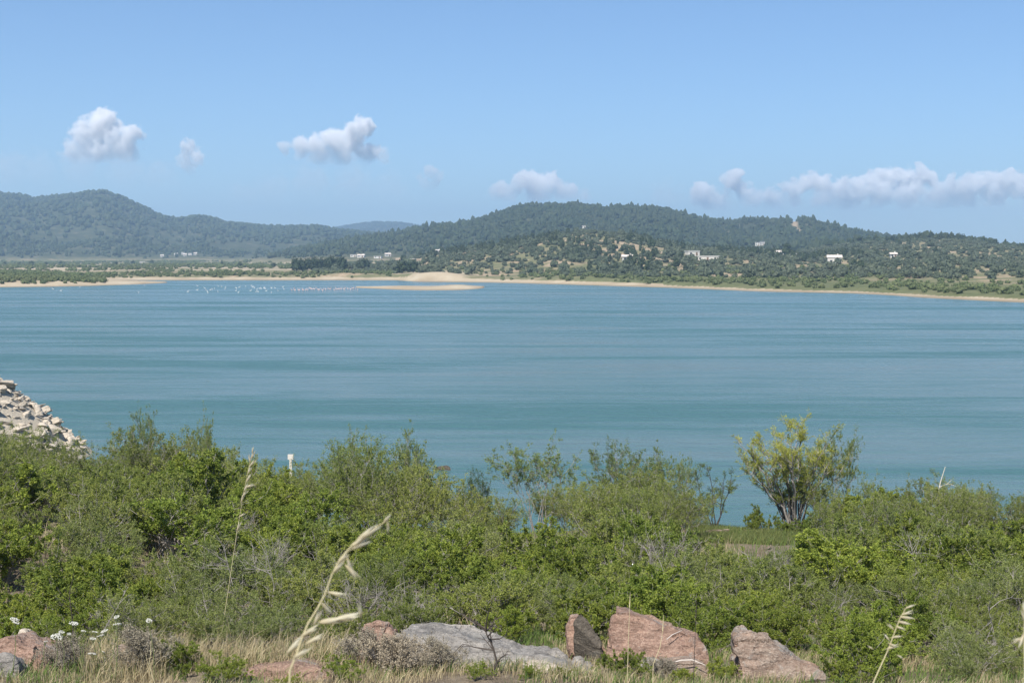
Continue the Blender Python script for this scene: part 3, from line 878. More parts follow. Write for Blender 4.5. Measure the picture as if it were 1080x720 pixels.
pts = []
tries = 0
rs = random.Random(3)
while tries < 60000:
    tries += 1
    Y = math.sqrt(rs.uniform(13.2 ** 2, 47 ** 2)); X = rs.uniform(-0.47, 0.47) * Y
    if cleared(X, Y): continue
    md = 0.60 + 0.046 * (Y - 13.2) if Y < 30 else 1.38
    if all((X - a) ** 2 + (Y - b) ** 2 > md * md for a, b in pts): pts.append((X, Y))
groups = {'g': 0, 'o': 0, 's': 0}
for X, Y in pts:
    px = pxy(X, Y)
    ztop = row_z(float(SKY(px)) + rs.uniform(-14, 30), Y) - float(gz(X, Y))
    sel = vnoise(X * 0.35, Y * 0.30, 401) + 0.35 * (rs.random() - 0.5) + (0.12 if px > 860 else 0)
    if Y > 35 and ztop > 1.2:
        h_ = min(ztop, rs.uniform(1.6, 2.7)); k = 's'
    else:
        h_ = min(ztop, rs.uniform(0.68, 1.3) * float(np.interp(Y, [13, 15.6, 18, 22, 28, 34], [0.42, 0.50, 0.66, 0.88, 1.12, 1.25]))); k = 'g' if sel < 0.56 else 'o'
    if h_ < 0.35: continue
    if 735 < px < 862 and Y > 24: h_ = min(h_, row_z(586, Y) - float(gz(X, Y)))
    if 528 < px < 578 and Y > 24: h_ = min(h_, row_z(604, Y) - float(gz(X, Y)))
    if 440 < px < 502 and Y > 30: h_ = min(h_, row_z(518, Y) - float(gz(X, Y)))
    if h_ < 0.3: continue
    groups[k] += 1
    if k != 's' and rs.random() < 0.045:
        place(rs.choice(LD), 'dead_shrub', X, Y, h_ * 1.05, 1.0, 'nearly leafless grey dead shrub standing among the green scrub on the slope', 'dead shrub', 'leafless dead shrubs in the scrub'); continue
    side = 'left' if px < 380 else ('right' if px > 760 else 'middle')
    if k == 'g':
        zone = {'left': 'on the slope under the pale boulder bank', 'middle': 'on the slope behind the big red rocks', 'right': 'on the slope right of the pointed rock'}[side]
        place(rs.choice(LG), 'green_shrub', X, Y, h_, rs.uniform(0.95, 1.3) * 1.0, 'fresh green leafy shrub in the scrub ' + zone, 'shrub', 'fresh green shrubs ' + zone)
    elif k == 'o':
        zone = {'left': 'on the slope under the pale boulder bank', 'middle': 'on the slope behind the big red rocks', 'right': 'on the slope right of the pointed rock'}[side]
        place(rs.choice(LO), 'olive_shrub', X, Y, h_, rs.uniform(0.9, 1.25), 'dull olive shrub with bare grey twigs ' + zone, 'shrub', 'dull olive shrubs ' + zone)
    else:
        zone = {'left': 'left of the white post', 'middle': 'between the white post and the yellowish tree', 'right': 'right of the yellowish tree'}[side]
        if side == 'left': zone = 'near the pale boulder bank'
        place(rs.choice(LS), 'shore_shrub', X, Y, h_, rs.uniform(0.85, 1.15), 'tall olive-green shrub edging the near lake shore ' + zone, 'shrub', 'tall shore shrubs ' + zone)
print('SHRUBS', groups, len(pts))


def shore(proto, name, px, Y, top, wide, label, cat='shrub', group=None, rot=None):
    X = (px - 540) / FPX * CA * Y
    h_ = row_z(top, Y) - float(gz(X, Y))
    return place(proto, name, X, Y, h_, wide, label, cat, group, rot)


for k, (px, Y, top, wd, lab) in enumerate([
        (152, 38, 439, 0.4, 'thin twiggy shrub poking up beside the pale boulder bank'),
        (214, 37, 443, 0.42, 'thin leafy shrub standing above the scrub right of the boulder bank'),
        (368, 44.5, 462, 0.75, 'airy grey-green shrub rising right of the white post'),
        (418, 44.5, 462, 0.75, 'airy grey-green shrub with pale tips left of the dark rock in the water'),
        (430, 45, 474, 0.35, 'slim airy shrub nearest the dark rock in the water'),
        (570, 44.5, 474, 1.05, 'broad airy grey-green shrub behind the bare earth path'),
        (656, 44.5, 473, 0.85, 'tall airy shrub with dark stem, second left of the thin forked tree'),
        (690, 45, 477, 0.75, 'airy pale-tipped shrub just left of the thin forked tree'),
        (722, 45.5, 486, 0.5, 'slim airy shrub touching the thin forked tree'),
        (925, 45, 506, 0.7, 'loose airy shrub just right of the yellowish tree'),
        (1004, 44, 508, 1.0, 'airy grey shrub with forked pale dead stick beside it'),
        (1048, 44.5, 514, 0.9, 'airy grey shrub near the right end of the shore'),
        (1085, 44, 522, 0.9, 'airy grey shrub cut by the right edge of the view')]):
    shore(LW[k % 4], 'airy_shrub', px, Y, top, wd, lab, group='airy shrubs along the near shore')

dk = shrub(381, 2.2, 0.95, 16, 8, 6, 20, 0.055, 0.02, M['leaf_dark'], M['bark_grey'], 0.014, twig=0.13)
shore(dk, 'dark_shrub', 500, 43.5, 500, 0.6, 'dense dark green rounded shrub against the water beside the dark rock')

for k, (px, Y, top, wd, lab) in enumerate([(297, 43, 493, 1.0, 'leafy shore shrub hiding the foot of the white post on its left'), (314, 43.4, 494, 1.0, 'leafy shore shrub hiding the foot of the white post on its right'),
                                           (872, 45, 512, 0.8, 'leafy shrub touching the right flank of the yellowish tree'), (890, 44, 524, 0.9, 'broad leafy shrub a little right of the yellowish tree'),
                                           (806, 44.6, 536, 0.8, 'low leafy shrub at the left foot of the yellowish tree'), (832, 43.8, 549, 1.2, 'low leafy shrub in front of the trunk of the yellowish tree')]):
    shore((LS + LG)[k if k < 4 else k + 1], 'leafy_shrub', px, Y, top, wd, lab)

# thin forked tree
paths = []; anch = []; dirs = []; r_ = np.random.default_rng(77)
for (ax, top, bend) in ((-0.75, 2.35, -0.1), (-0.35, 2.55, 0.1), (0.3, 1.95, 0.15), (0.75, 2.1, 0.05), (0.05, 1.5, -0.1)):
    tt = np.linspace(0, 1, 7)[:, None]
    P = tt * np.array([ax, r_.normal() * 0.25, top]) + np.sin(tt * 3.14) * np.array([bend, 0.1, 0]) + r_.normal(size=(7, 3)) * 0.03
    P[0] = [r_.normal() * .05, r_.normal() * .05, -0.1]
    paths.append((P, 0.03 * np.linspace(1, 0.25, 7), 0.2))
    for j in range(9):
        f = r_.uniform(0.42, 1) * 6; k = min(int(f), 5); s = P[k] + (P[k + 1] - P[k]) * (f - k)
        dd = unit(r_.normal(size=3) * 0.7 + np.array([0, 0, 0.6])); L = r_.uniform(0.25, 0.5)
        B = np.stack([s, s + dd * L * 0.5 + r_.normal(size=3) * .03, s + dd * L]); paths.append((B, [0.010, 0.007, 0.003], 0.5))
        for q in range(4):
            s2 = B[1] + (B[2] - B[1]) * r_.random(); d2 = unit(dd + r_.normal(size=3) * .6); e = s2 + d2 * r_.uniform(.1, .2)
            paths.append((np.stack([s2, e]), [0.004, 0.002], 0.5)); m = 11
            w = r_.uniform(0, 1, (m, 1)); anch.append(s2 + (e - s2) * w + r_.normal(size=(m, 3)) * .03); dirs.append(np.repeat(d2[None], m, 0))
sv, sf, stn = tubes(paths, 5)
V, F, T = leaves_at(np.concatenate(anch), np.concatenate(dirs), r_, 0.075, 0.024)
forked = (mesh('branches', sv, sf, M['bark_dark'], tint=stn, smooth=True), mesh('foliage', V, F, M['leaf_willow'], tint=T), 2.55)
shore(forked, 'forked_tree', 756, 45.2, 487, 0.95, 'thin tree forking into five dark bare stems at the grassy clearing', 'tree', rot=0.1)

# yellowish tree
paths = []; anch = []; dirs = []; r_ = np.random.default_rng(91)
for i in range(26):
    phi = i * 2.39996 + r_.normal() * .2; q = math.sqrt((i + 0.5) / 26)
    end = np.array([math.cos(phi) * 1.55 * q + 0.0, math.sin(phi) * 1.3 * q, r_.uniform(2.5, 3.85) * (1 - 0.30 * q * q)])
    tt = np.linspace(0, 1, 7)[:, None]
    P = tt * end + np.sin(tt * 3.14) * np.array([0, 0, 0.25]) + r_.normal(size=(7, 3)) * 0.05
    P[0] = np.array([r_.normal() * .12, r_.normal() * .12, -0.1])
    rr = r_.uniform(.022, .04)
    paths.append((P, rr * np.linspace(1, 0.22, 7), r_.random()))
    for j in range(9):
        f = r_.uniform(0.27, 1) * 6; k = min(int(f), 5); s = P[k] + (P[k + 1] - P[k]) * (f - k)
        dd = unit(r_.normal(size=3) * 0.5 + unit(P[k + 1] - P[k]) * .5 + np.array([0, 0, 0.55])); L = r_.uniform(0.3, 0.65)
        B = np.stack([s, s + dd * L * 0.5 + r_.normal(size=3) * .04, s + dd * L + [0, 0, .05]]); paths.append((B, rr * np.array([.4, .25, .1]), r_.random()))
        for t_ in range(6):
            s2 = B[0] + (B[2] - B[0]) * r_.uniform(.3, 1); d2 = unit(dd * .8 + r_.normal(size=3) * .45 + [0, 0, .3]); e = s2 + d2 * r_.uniform(.12, .28)
            paths.append((np.stack([s2, e]), rr * np.array([.14, .07]), .5)); m = r_.poisson(15)
            w = r_.uniform(0, 1.05, (m, 1)); anch.append(s2 + (e - s2) * w + r_.normal(size=(m, 3)) * .025); dirs.append(np.repeat(d2[None], m, 0))
sv, sf, stn = tubes(paths, 5)
V, F, T = leaves_at(np.concatenate(anch), np.concatenate(dirs), r_, 0.075, 0.017, spread=0.5)
T = np.clip(T * 0.6 + 0.5 * sstep(1.6, 3.4, V[:, 2]), 0, 1)
yel = (mesh('branches', sv, sf, M['bark_grey'], tint=stn, smooth=True), mesh('foliage', V, F, M['leaf_tamarisk'], tint=T), 3.75)
shore(yel, 'feathery_tree', 842, 46, 444, 1.3, 'feathery yellow-tipped tree, tallest on the near shore', 'tree', rot=0.4)
shore(LW[2], 'airy_shrub', 893, 46, 462, 0.55, 'slim grey-green sapling leaning out right of the yellowish tree', group='airy shrubs along the near shore')


def bare_branches(name, path_px, Y, r0, mat, label, cat, seed, nside=7, side_len=0.25):
    r = np.random.default_rng(seed)
    P = np.array([at(a, b, Y) for a, b in path_px]); base = P[0].copy(); base[2] = float(gz(base[0], base[1])) - 0.05
    if base[2] < P[0][2] - 0.02: P = np.concatenate([base[None], P])
    org = P[0].copy(); P = P - org; n = len(P)
    paths = [(P, r0 * np.linspace(1, 0.3, n), 0.4)]
    for k in range(nside):
        f = r.uniform(0.3, 0.98) * (n - 1); i = min(int(f), n - 2); s = P[i] + (P[i + 1] - P[i]) * (f - i)
        d = unit(unit(P[i + 1] - P[i]) * 0.6 + r.normal(size=3) * 0.6 * np.array([1, .7, .7])); L = side_len * r.uniform(.5, 1.3)
        B = np.stack([s, s + d * L * .5 + r.normal(size=3) * L * .08, s + d * L]); paths.append((B, r0 * np.array([.5, .35, .12]), r.random()))
        for q in range(3):
            s2 = B[1] + (B[2] - B[1]) * r.random(); d2 = unit(d + r.normal(size=3) * .6)
            paths.append((np.stack([s2, s2 + d2 * L * .5]), r0 * np.array([.22, .08]), r.random()))
    sv, sf, stn = tubes(paths, 6)
    o = link(name, mesh(name, sv, sf, mat, tint=stn, smooth=True), None, org)
    return tag(o, label, cat)


bare_branches('dead_branch', [(522, 722), (518, 712), (524, 698), (520, 682), (513, 668), (511, 655)], 12.6, 0.016, M['bark_dark'],
              'dark bare forked branch in front of the long grey slab', 'branch', 5, 12, 0.26)
bare_branches('dead_branch', [(985, 552), (988, 525), (992, 508), (997, 492)], 43, 0.035, M['bark_pale'], 'pale forked dead stick above the right-hand shore shrubs', 'branch', 6, 3, 0.4)
bare_branches('dead_branch', [(75, 700), (77, 660), (73, 625), (78, 605)], 15, 0.008, M['bark_dark'], 'thin dark upright bare stem behind the white flowers', 'branch', 8, 6, 0.14)
bare_branches('dead_branch', [(100, 690), (112, 660), (124, 640), (133, 622)], 14.5, 0.007, M['bark_grey'], 'thin grey dead twig leaning right over the white flowers', 'branch', 9, 5, 0.14)
for k, (px, y0, y1, Y, lab) in enumerate([
        (240, 640, 580, 20, 'pale bare twigs rising left of the big oat stalk'), (285, 650, 585, 19, 'grey bare twigs just left of the big oat stalk'),
        (160, 600, 550, 27, 'grey bare twigs in the scrub above the white flowers'), (1045, 700, 640, 15, 'dark bare twigs low at the right edge'),
        (880, 690, 640, 17, 'grey bare twigs behind the pointed rock'), (470, 610, 565, 28, 'grey bare twigs in the scrub left of the earth path'),
        (705, 660, 610, 19, 'grey bare twigs behind the big red block'), (960, 620, 560, 24, 'grey bare twigs in the right-hand scrub')]):
    bare_branches('dead_shrub', [(px, y0), (px + 4, (y0 + y1) / 2), (px - 3, y1)], Y, 0.009, M['bark_grey'], lab, 'dead shrub', 20 + k, 14, 0.4)

# dry grey-brown plants over the slab
dry = shrub(395, 0.5, 0.42, 15, 7, 5, 10, 0.026, 0.014, M['leaf_dry'], M['bark_grey'], 0.004, twig=0.2)
for k, (px, Y, hh, lab) in enumerate([(405, 13.3, 0.36, 'dried brown plant in front of the red-capped rock'), (432, 13.2, 0.34, 'dried brown plant at the left end of the grey slab'),
                                      (462, 13.2, 0.30, 'dried grey plant over the middle of the grey slab'), (380, 13.6, 0.34, 'small dried plant left of the red-capped rock'),
                                      (145, 13.3, 0.42, 'dried brown plant right of the white flowers'), (60, 13.2, 0.3, 'small dried plant among the white flowers'),
                                      (700, 13.2, 0.22, 'small dried plant at the foot of the big red block')]):
    X = (px - 540) / FPX * Y
    place(dry, 'dry_plant', X, Y, hh, 1.0, lab, 'plant', 'dried brown plants by the rocks', sink=0.02)

for k, (px, Y, hh, lab) in enumerate([(662, 13.1, .26, 'little green sprout at the left foot of the red block'), (596, 12.75, .12, 'little green sprout below the split rock'),
                                      (560, 12.45, .12, 'little green sprout on the whitish flat stone'), (764, 13.3, .2, 'little green sprout between the red block and the pointed rock'),
                                      (300, 12.6, .16, 'little green sprout in front of the flat orange rock'), (505, 12.5, .15, 'little green sprout by the dark bare branch'),
                                      (232, 12.9, .28, 'little green sprout in the dry grass at lower left'), (45, 13.9, .36, 'little green sprout beside the pinkish corner rock'),
                                      (896, 13.2, .22, 'little green sprout at the low end of the pointed rock'), (360, 12.9, .22, 'little green sprout right of the flat orange rock'),
                                      (180, 13.4, .3, 'little green sprout right of the small brown stone'), (724, 12.8, .16, 'little green sprout under the brown ledge rock')]):
    place((LG + LO)[k % 8], 'green_sprout', (px - 540) / FPX * Y, Y, hh, 1.1, lab, 'plant', sink=0.02)

# ------------------------------------------------------------------ rocks
def rock_mesh(name, pts, mat, cuts=5, amp=0.05, freq=2.0, seed=0, bevel=0.03):
    bm = bmesh.new()
    for q in pts: bm.verts.new(q)
    bmesh.ops.convex_hull(bm, input=bm.verts)
    loose = [v for v in bm.verts if not v.link_faces]
    bmesh.ops.delete(bm, geom=loose, context='VERTS')
    bmesh.ops.dissolve_limit(bm, angle_limit=0.12, verts=bm.verts, edges=bm.edges)
    if bevel: bmesh.ops.bevel(bm, geom=list(bm.edges), offset=bevel, segments=1, affect='EDGES', clamp_overlap=True)
    bmesh.ops.triangulate(bm, faces=bm.faces)
    for _ in range(cuts):
        L = sorted(e.calc_length() for e in bm.edges)
        lim = L[len(L) // 2] * 0.9
        bmesh.ops.subdivide_edges(bm, edges=[e for e in bm.edges if e.calc_length() > lim], cuts=1, use_grid_fill=True)
        bmesh.ops.triangulate(bm, faces=bm.faces)
        if len(bm.verts) > 12000: break
    bm.normal_update()
    off = Vector((seed * 7.3, seed * 3.1, seed * 1.7))
    for v in bm.verts:
        p = v.co * freq + off
        ridg = 1 - abs(mnoise.noise(Vector((p.x, p.y, p.z * 2.2)) * 1.7)) * 2
        tq = (p.x * 0.25 + p.y * 0.35 + p.z) * 1.6 + mnoise.noise(p * 0.8) * 0.9
        cl_ = (mnoise.cell(Vector((p.x * 0.9 + 0.5 * mnoise.noise(p), p.y * 0.9, p.z * 1.3))) )
        d = mnoise.fractal(p, 0.9, 2.1, 5) * 0.7 + ridg * 0.2 - 0.15 + 0.55 * ((tq % 1.0) - 0.5) + 0.35 * (cl_ - 0.5)
        v.co += v.normal * d * amp
    me = bpy.data.meshes.new(name); bm.to_mesh(me); bm.free()
    me.materials.append(mat)
    me.polygons.foreach_set('use_smooth', np.ones(len(me.polygons), bool))
    try: me.set_sharp_from_angle(angle=0.6)
    except Exception: pass
    return me


def outline_rock(name, outline, Y, depth, mat, label, lean=0.4, shrink=0.8, amp=0.04, seed=0, freq=2.0, bevel=0.025, cat='rock', group=None):
    """A rock from its seen outline: the front face leans back towards its top, the body goes `depth` metres back."""
    ys = [b for a, b in outline]; y0, y1 = min(ys), max(ys)
    front = [at(a, b, Y + lean * (y1 - b) / (y1 - y0)) for a, b in outline]
    c = np.mean(front, 0)
    back = [np.array([c[0] + (q[0] - c[0]) * shrink, q[1] + depth, c[2] + (q[2] - c[2]) * shrink - 0.10]) for q in front]
    base = np.array([c[0], Y + depth * .4, min(q[2] for q in front)])
    low = [np.array([q[0], q[1], base[2] - 0.35]) for q in (front + back)]
    pts = [q - base for q in front + back + low]
    o = link(name, rock_mesh(name, pts, mat, 6, amp, freq, seed, bevel), None, base)
    return tag(o, label, cat, group)


big = outline_rock('red_rock', [(641, 660), (649, 642), (661, 643), (690, 652), (718, 664), (742, 674), (749, 684), (748, 700), (640, 706)], 13.7, 0.75, M['rock_red'],
                   'large red-brown block with flat leaning face and pale vein', 0.55, 0.85, 0.055, 1, 2.4, 0.010)
vp = [at(703, 674, 13.86), at(709, 669, 13.92), (at(719, 664.5, 14.0))]
vt, vf, vtn = tubes([(np.array(vp) - np.array(big.location), [0.004, 0.005, 0.003], 0)], 6)
link('quartz_vein', mesh('quartz_vein', vt, vf, M['quartz'], smooth=True), big)
led = outline_rock('brown_rock', [(688, 706), (705, 697), (728, 694), (744, 699), (750, 712), (750, 728), (684, 728)], 13.2, 0.5, M['rock_mixed'],
             'low brown ledge rock with white streak under the red block', 0.15, 0.9, 0.03, 2)
vt, vf, vtn = tubes([(np.array([at(708, 698.5, 13.22), at(718, 696, 13.25), at(730, 695.5, 13.27), at(744, 701, 13.22)]) - np.array(led.location), [0.004, 0.008, 0.007, 0.003], 0)], 6)
link('quartz_vein', mesh('quartz_vein', vt, vf, M['quartz'], smooth=True), led)
outline_rock('pale_rock', [(672, 702), (682, 692), (696, 693), (706, 704), (704, 716), (674, 716)], 13.35, 0.4, M['rock_grey'],
             'pale rounded stone leaning on the front of the red block', 0.1, 0.8, 0.03, 3)
outline_rock('split_rock', [(598, 660), (602, 650), (610, 648), (622, 666), (633, 684), (640, 690), (640, 706), (606, 706), (600, 680)], 14.0, 0.5, M['rock_red'],
             'reddish lower half of the split rock left of the red block', 0.5, 0.8, 0.06, 4, 2.6, 0.01)
outline_rock('split_rock', [(604, 655), (612, 644), (620, 652), (634, 672), (636, 680), (632, 683), (620, 666)], 13.85, 0.16, M['rock_dark'],
             'thin dark upright slab of the split rock left of the red block', 0.42, 0.9, 0.02, 5, 3.0, 0.012)
outline_rock('grey_rock', [(578, 686), (586, 680), (598, 688), (602, 704), (580, 708)], 13.8, 0.4, M['rock_grey'], 'small grey stone left of the split rock', 0.2, 0.8, 0.03, 6)
outline_rock('grey_rock', [(603, 694), (610, 690), (617, 695), (617, 704), (604, 705)], 13.6, 0.25, M['rock_grey'], 'small grey stone under the split rock', 0.1, 0.8, 0.02, 16)
outline_rock('pointed_rock', [(776, 676), (784, 666), (793, 664), (816, 682), (836, 690), (860, 706), (882, 726), (884, 742), (784, 742), (780, 700)], 13.0, 0.8, M['rock_mixed'],
             'pointed grey and orange rock sloping down to the right', 0.6, 0.8, 0.09, 7, 2.6, 0.012)
outline_rock('capped_rock', [(376, 692), (383, 664), (392, 655), (402, 656), (414, 664), (421, 684), (424, 724), (374, 724)], 13.6, 0.6, M['rock_red'],
             'rounded red-capped rock behind the big oat stalk', 0.35, 0.8, 0.05, 8)
outline_rock('grey_slab', [(410, 674), (424, 664), (448, 667), (482, 668), (520, 677), (560, 687), (605, 700), (640, 711), (644, 736), (412, 736)], 13.1, 0.75, M['rock_grey'],
             'long light grey slab slanting down towards the right', 0.7, 0.9, 0.075, 9, 2.6, 0.010)
outline_rock('pale_rock', [(548, 700), (566, 694), (590, 700), (640, 716), (636, 732), (540, 732)], 12.85, 0.4, M['rock_cream'], 'flat whitish stone at the right end of the grey slab', 0.2, 0.8, 0.02, 10)
outline_rock('flat_rock', [(252, 712), (262, 704), (285, 700), (300, 702), (316, 698), (338, 704), (352, 716), (350, 736), (250, 736)], 12.9, 0.6, M['rock_red'],
             'low flat orange-brown rock under the big oat stalk', 0.3, 0.8, 0.03, 11)
outline_rock('corner_rock', [(-25, 690), (-8, 674), (8, 671), (22, 676), (40, 684), (56, 692), (62, 716), (58, 740), (-25, 740)], 12.9, 0.7, M['rock_red'],
             'rugged pinkish rock in the bottom left corner', 0.45, 0.8, 0.07, 12, 2.6)
outline_rock('grey_rock', [(-16, 706), (-4, 690), (8, 686), (18, 700), (22, 720), (20, 738), (-14, 738)], 12.55, 0.35, M['rock_grey'], 'pale grey stone in front of the pinkish corner rock', 0.2, 0.8, 0.05, 13)
outline_rock('brown_rock', [(118, 690), (126, 676), (136, 682), (150, 700), (152, 722), (116, 722)], 13.3, 0.4, M['rock_mixed'], 'small brown stone half hidden right of the white flowers', 0.25, 0.8, 0.04, 14)
outline_rock('brown_rock', [(17, 664), (25, 660), (30, 664), (29, 672), (18, 672)], 14.9, 0.25, M['rock_cream'], 'small pale stone above the pinkish corner rock', 0.1, 0.8, 0.02, 15)
outline_rock('lake_rock', [(458, 493), (463, 491), (470, 489.5), (475, 491.5), (476, 494.5), (459, 494.6)], 66.0, 0.5, M['rock_dark'],
             'small dark rock breaking the water surface off the shore', 0.1, 0.8, 0.06, 17)

gpr = [rock_mesh('stone', [(random.uniform(-.5, .5), random.uniform(-.4, .4), random.uniform(-.3, .32)) for _ in range(14)],
                 M[m_], 5, 0.05, 2.2, 30 + k, 0.03) for k, m_ in enumerate(('rock_cream', 'rock_cream', 'rock_cream', 'rock_cream', 'rock_mixed', 'rock_grey'))]
for k, (px, Y, s, lab) in enumerate([(758, 43.6, 0.85, 'flat pinkish stone on the grass below the thin forked tree'), (738, 31, 0.5, 'small pale stone amid the scrub below the forked tree'),
                                     (794, 44.2, 0.6, 'whitish stone on the grass right of the forked tree'), (549, 37.5, 0.5, 'whitish stone on the bare earth path'),
                                     (556, 36, 0.6, 'flat grey stone lowest on the bare earth path'), (541, 40, 0.45, 'small grey stone highest on the bare earth path'),
                                     (815, 38, 0.3, 'flat pale stone in the scrub under the yellowish tree'), (210, 23, 0.55, 'pale stone among twigs left of the big oat stalk'),
                                     (905, 27, 0.5, 'small pale stone in the right-hand scrub'), (118, 30, 0.5, 'small pale stone in the left-hand scrub')]):
    X = (px - 540) / FPX * Y
    o = link('stone', gpr[4 if k % 2 == 0 else 5], None, (X, Y, float(gz(X, Y)) + 0.10 * s)); o.scale = (s * 1.1, s, s * 0.5); o.rotation_euler = (0, 0, k * 1.3)
    tag(o, lab, 'stone')

# riprap boulders
rr_ = random.Random(8); bl = []
cand = 0
while cand < 4000 and len(bl) < 290:
    cand += 1
    X = rr_.uniform(-28.5, -20.5); Y = rr_.uniform(60.5, 72.5)
    z = float(gz(X, Y))
    if z < 0.3 or pxy(X, Y) > 84: continue
    s = rr_.choice((0.4, 0.5, 0.7, 0.9, 1.2))
    if any((X - a) ** 2 + (Y - b) ** 2 < (0.24 * (s + q)) ** 2 for a, b, q in bl): continue
    bl.append((X, Y, s))
    o = link('pale_boulder', gpr[rr_.randrange(4)], None, (X, Y, z + 0.06 * s))
    o.scale = (s * rr_.uniform(1.0, 1.4), s * rr_.uniform(0.9, 1.2), s * rr_.uniform(0.75, 1.1))
    o.rotation_euler = (rr_.gauss(0, .3), rr_.gauss(0, .3), rr_.random() * 6.28)
    tag(o, 'pale cream boulder in the heaped bank reaching into the lake at left', 'boulder', 'cream boulders of the lake bank')
print('BOULDERS', len(bl))

# white post
M['post'] = NT('post').bsdf((0.62, 0.58, 0.52), 0.7, 0.2)
X = (305 - 540) / FPX * 45; zb = float(gz(X, 45)); ht = row_z(479, 45) - zb
root = empty('marker_post', (X, 45, zb), 'small whitish marker post above the shrubs by the water', 'post')
boxes('post', [(-.04, .04, -.04, .04, -.2, ht - .16)], M['post'], root)
boxes('plate', [(-.09, .09, -.03, .03, ht - .158, ht)], M['post'], root)

# ------------------------------------------------------------------ grass
def grass(name, P, hgt, mat, rng, w=0.006, lean=0.35, label=None, heads=0.0):
    n = len(P); a = rng.random(n) * 6.283; H = hgt * rng.uniform(0.5, 1.25, n)
    d = np.stack([np.cos(a), np.sin(a), a * 0], 1); le = np.abs(rng.normal(0, lean, n))[:, None] * H[:, None]
    sd = np.stack([-np.sin(a + 1), np.cos(a + 1), a * 0], 1) * w * rng.uniform(.7, 1.4, (n, 1))
    up = np.array([0, 0, 1.0])
    p0 = P; p1 = P + up * H[:, None] * .55 + d * le * .35; p2 = P + up * H[:, None] * (1 - .2 * le / (H[:, None])) + d * le
    V = np.stack([p0 - sd, p0 + sd, p1 - sd * .75, p1 + sd * .75, p2], 1).reshape(-1, 3)
    i = np.arange(n)[:, None] * 5
    T = np.repeat(rng.random(n), 5)
    o = link(name, mesh(name, V, [i + [0, 1, 3, 2], i + [2, 3, 4]], mat, tint=T))
    return tag(o, label, 'grass', kind='stuff')


t = NT('straw'); M['straw'] = t.bsdf(t.mix(t.attr('tint'), (0.30, 0.235, 0.125), (0.56, 0.48, 0.30)), 0.7, 0.2, trans=0.25)
t = NT('meadow_grass'); M['meadow_grass'] = t.bsdf(t.mix(t.attr('tint'), (0.10, 0.135, 0.045), (0.24, 0.26, 0.09)), 0.6, 0.2, trans=0.3)
t = NT('fresh_grass'); M['fresh_grass'] = t.bsdf(t.mix(t.attr('tint'), (0.085, 0.15, 0.035), (0.20, 0.27, 0.07)), 0.6, 0.3, trans=0.3)


def bank_points(n, Y0, Y1, u0, u1, rng, thr=None, seed=0, sc=1.0):
    Y = np.sqrt(rng.uniform(Y0 ** 2, Y1 ** 2, n)); X = rng.uniform(u0, u1, n) * Y
    if thr is not None:
        k = fbm(X * sc, Y * sc, seed, 3) > thr; X, Y = X[k], Y[k]
    return np.stack([X, Y, gz(X, Y) - 0.02], 1)


rg = np.random.default_rng(17)
grass('dry_grass', bank_points(30000, 12.1, 15.8, -0.42, 0.42, rg, 0.42, 501), 0.15, M['straw'], rg, 0.0032, 0.5, 'straw-coloured dry grass in front of the rocks')
grass('dry_grass', bank_points(26000, 15.6, 47, -0.44, 0.44, rg, 0.52, 503, 0.5), 0.42, M['straw'], rg, 0.006, 0.4, 'straw-coloured dry grass between the shrubs')
grass('green_grass', bank_points(34000, 12.1, 17.5, -0.42, 0.42, rg, 0.46, 505, 1.2), 0.15, M['fresh_grass'], rg, 0.004, 0.5, 'green grass tufts in front of the rocks')
grass('dry_grass', bank_points(4500, 12.5, 14.8, -0.31, -0.12, rg, 0.45, 509), 0.30, M['straw'], rg, 0.0032, 0.5, 'taller straw-coloured grass right of the white flowers')
Pc = bank_points(26000, 40, 47.5, 0.125, 0.23, rg)
grass('green_grass', Pc, 0.24, M['meadow_grass'], rg, 0.008, 0.4, 'bright green grass in the clearing under the thin forked tree')
grass('green_grass', bank_points(22000, 18, 46, -0.44, 0.44, rg, 0.5, 507, 0.6), 0.35, M['fresh_grass'], rg, 0.007, 0.4, 'green grass between the shrubs')

# ------------------------------------------------------------------ oat stalks
t = NT('oat_husk'); M['oat_husk'] = t.bsdf(t.mix(t.attr('tint'), (0.56, 0.47, 0.27), (0.76, 0.72, 0.58)), 0.5, 0.25, trans=0.5)
M['oat_stem'] = NT('oat_stem').bsdf((0.54, 0.47, 0.28), 0.5, 0.3)


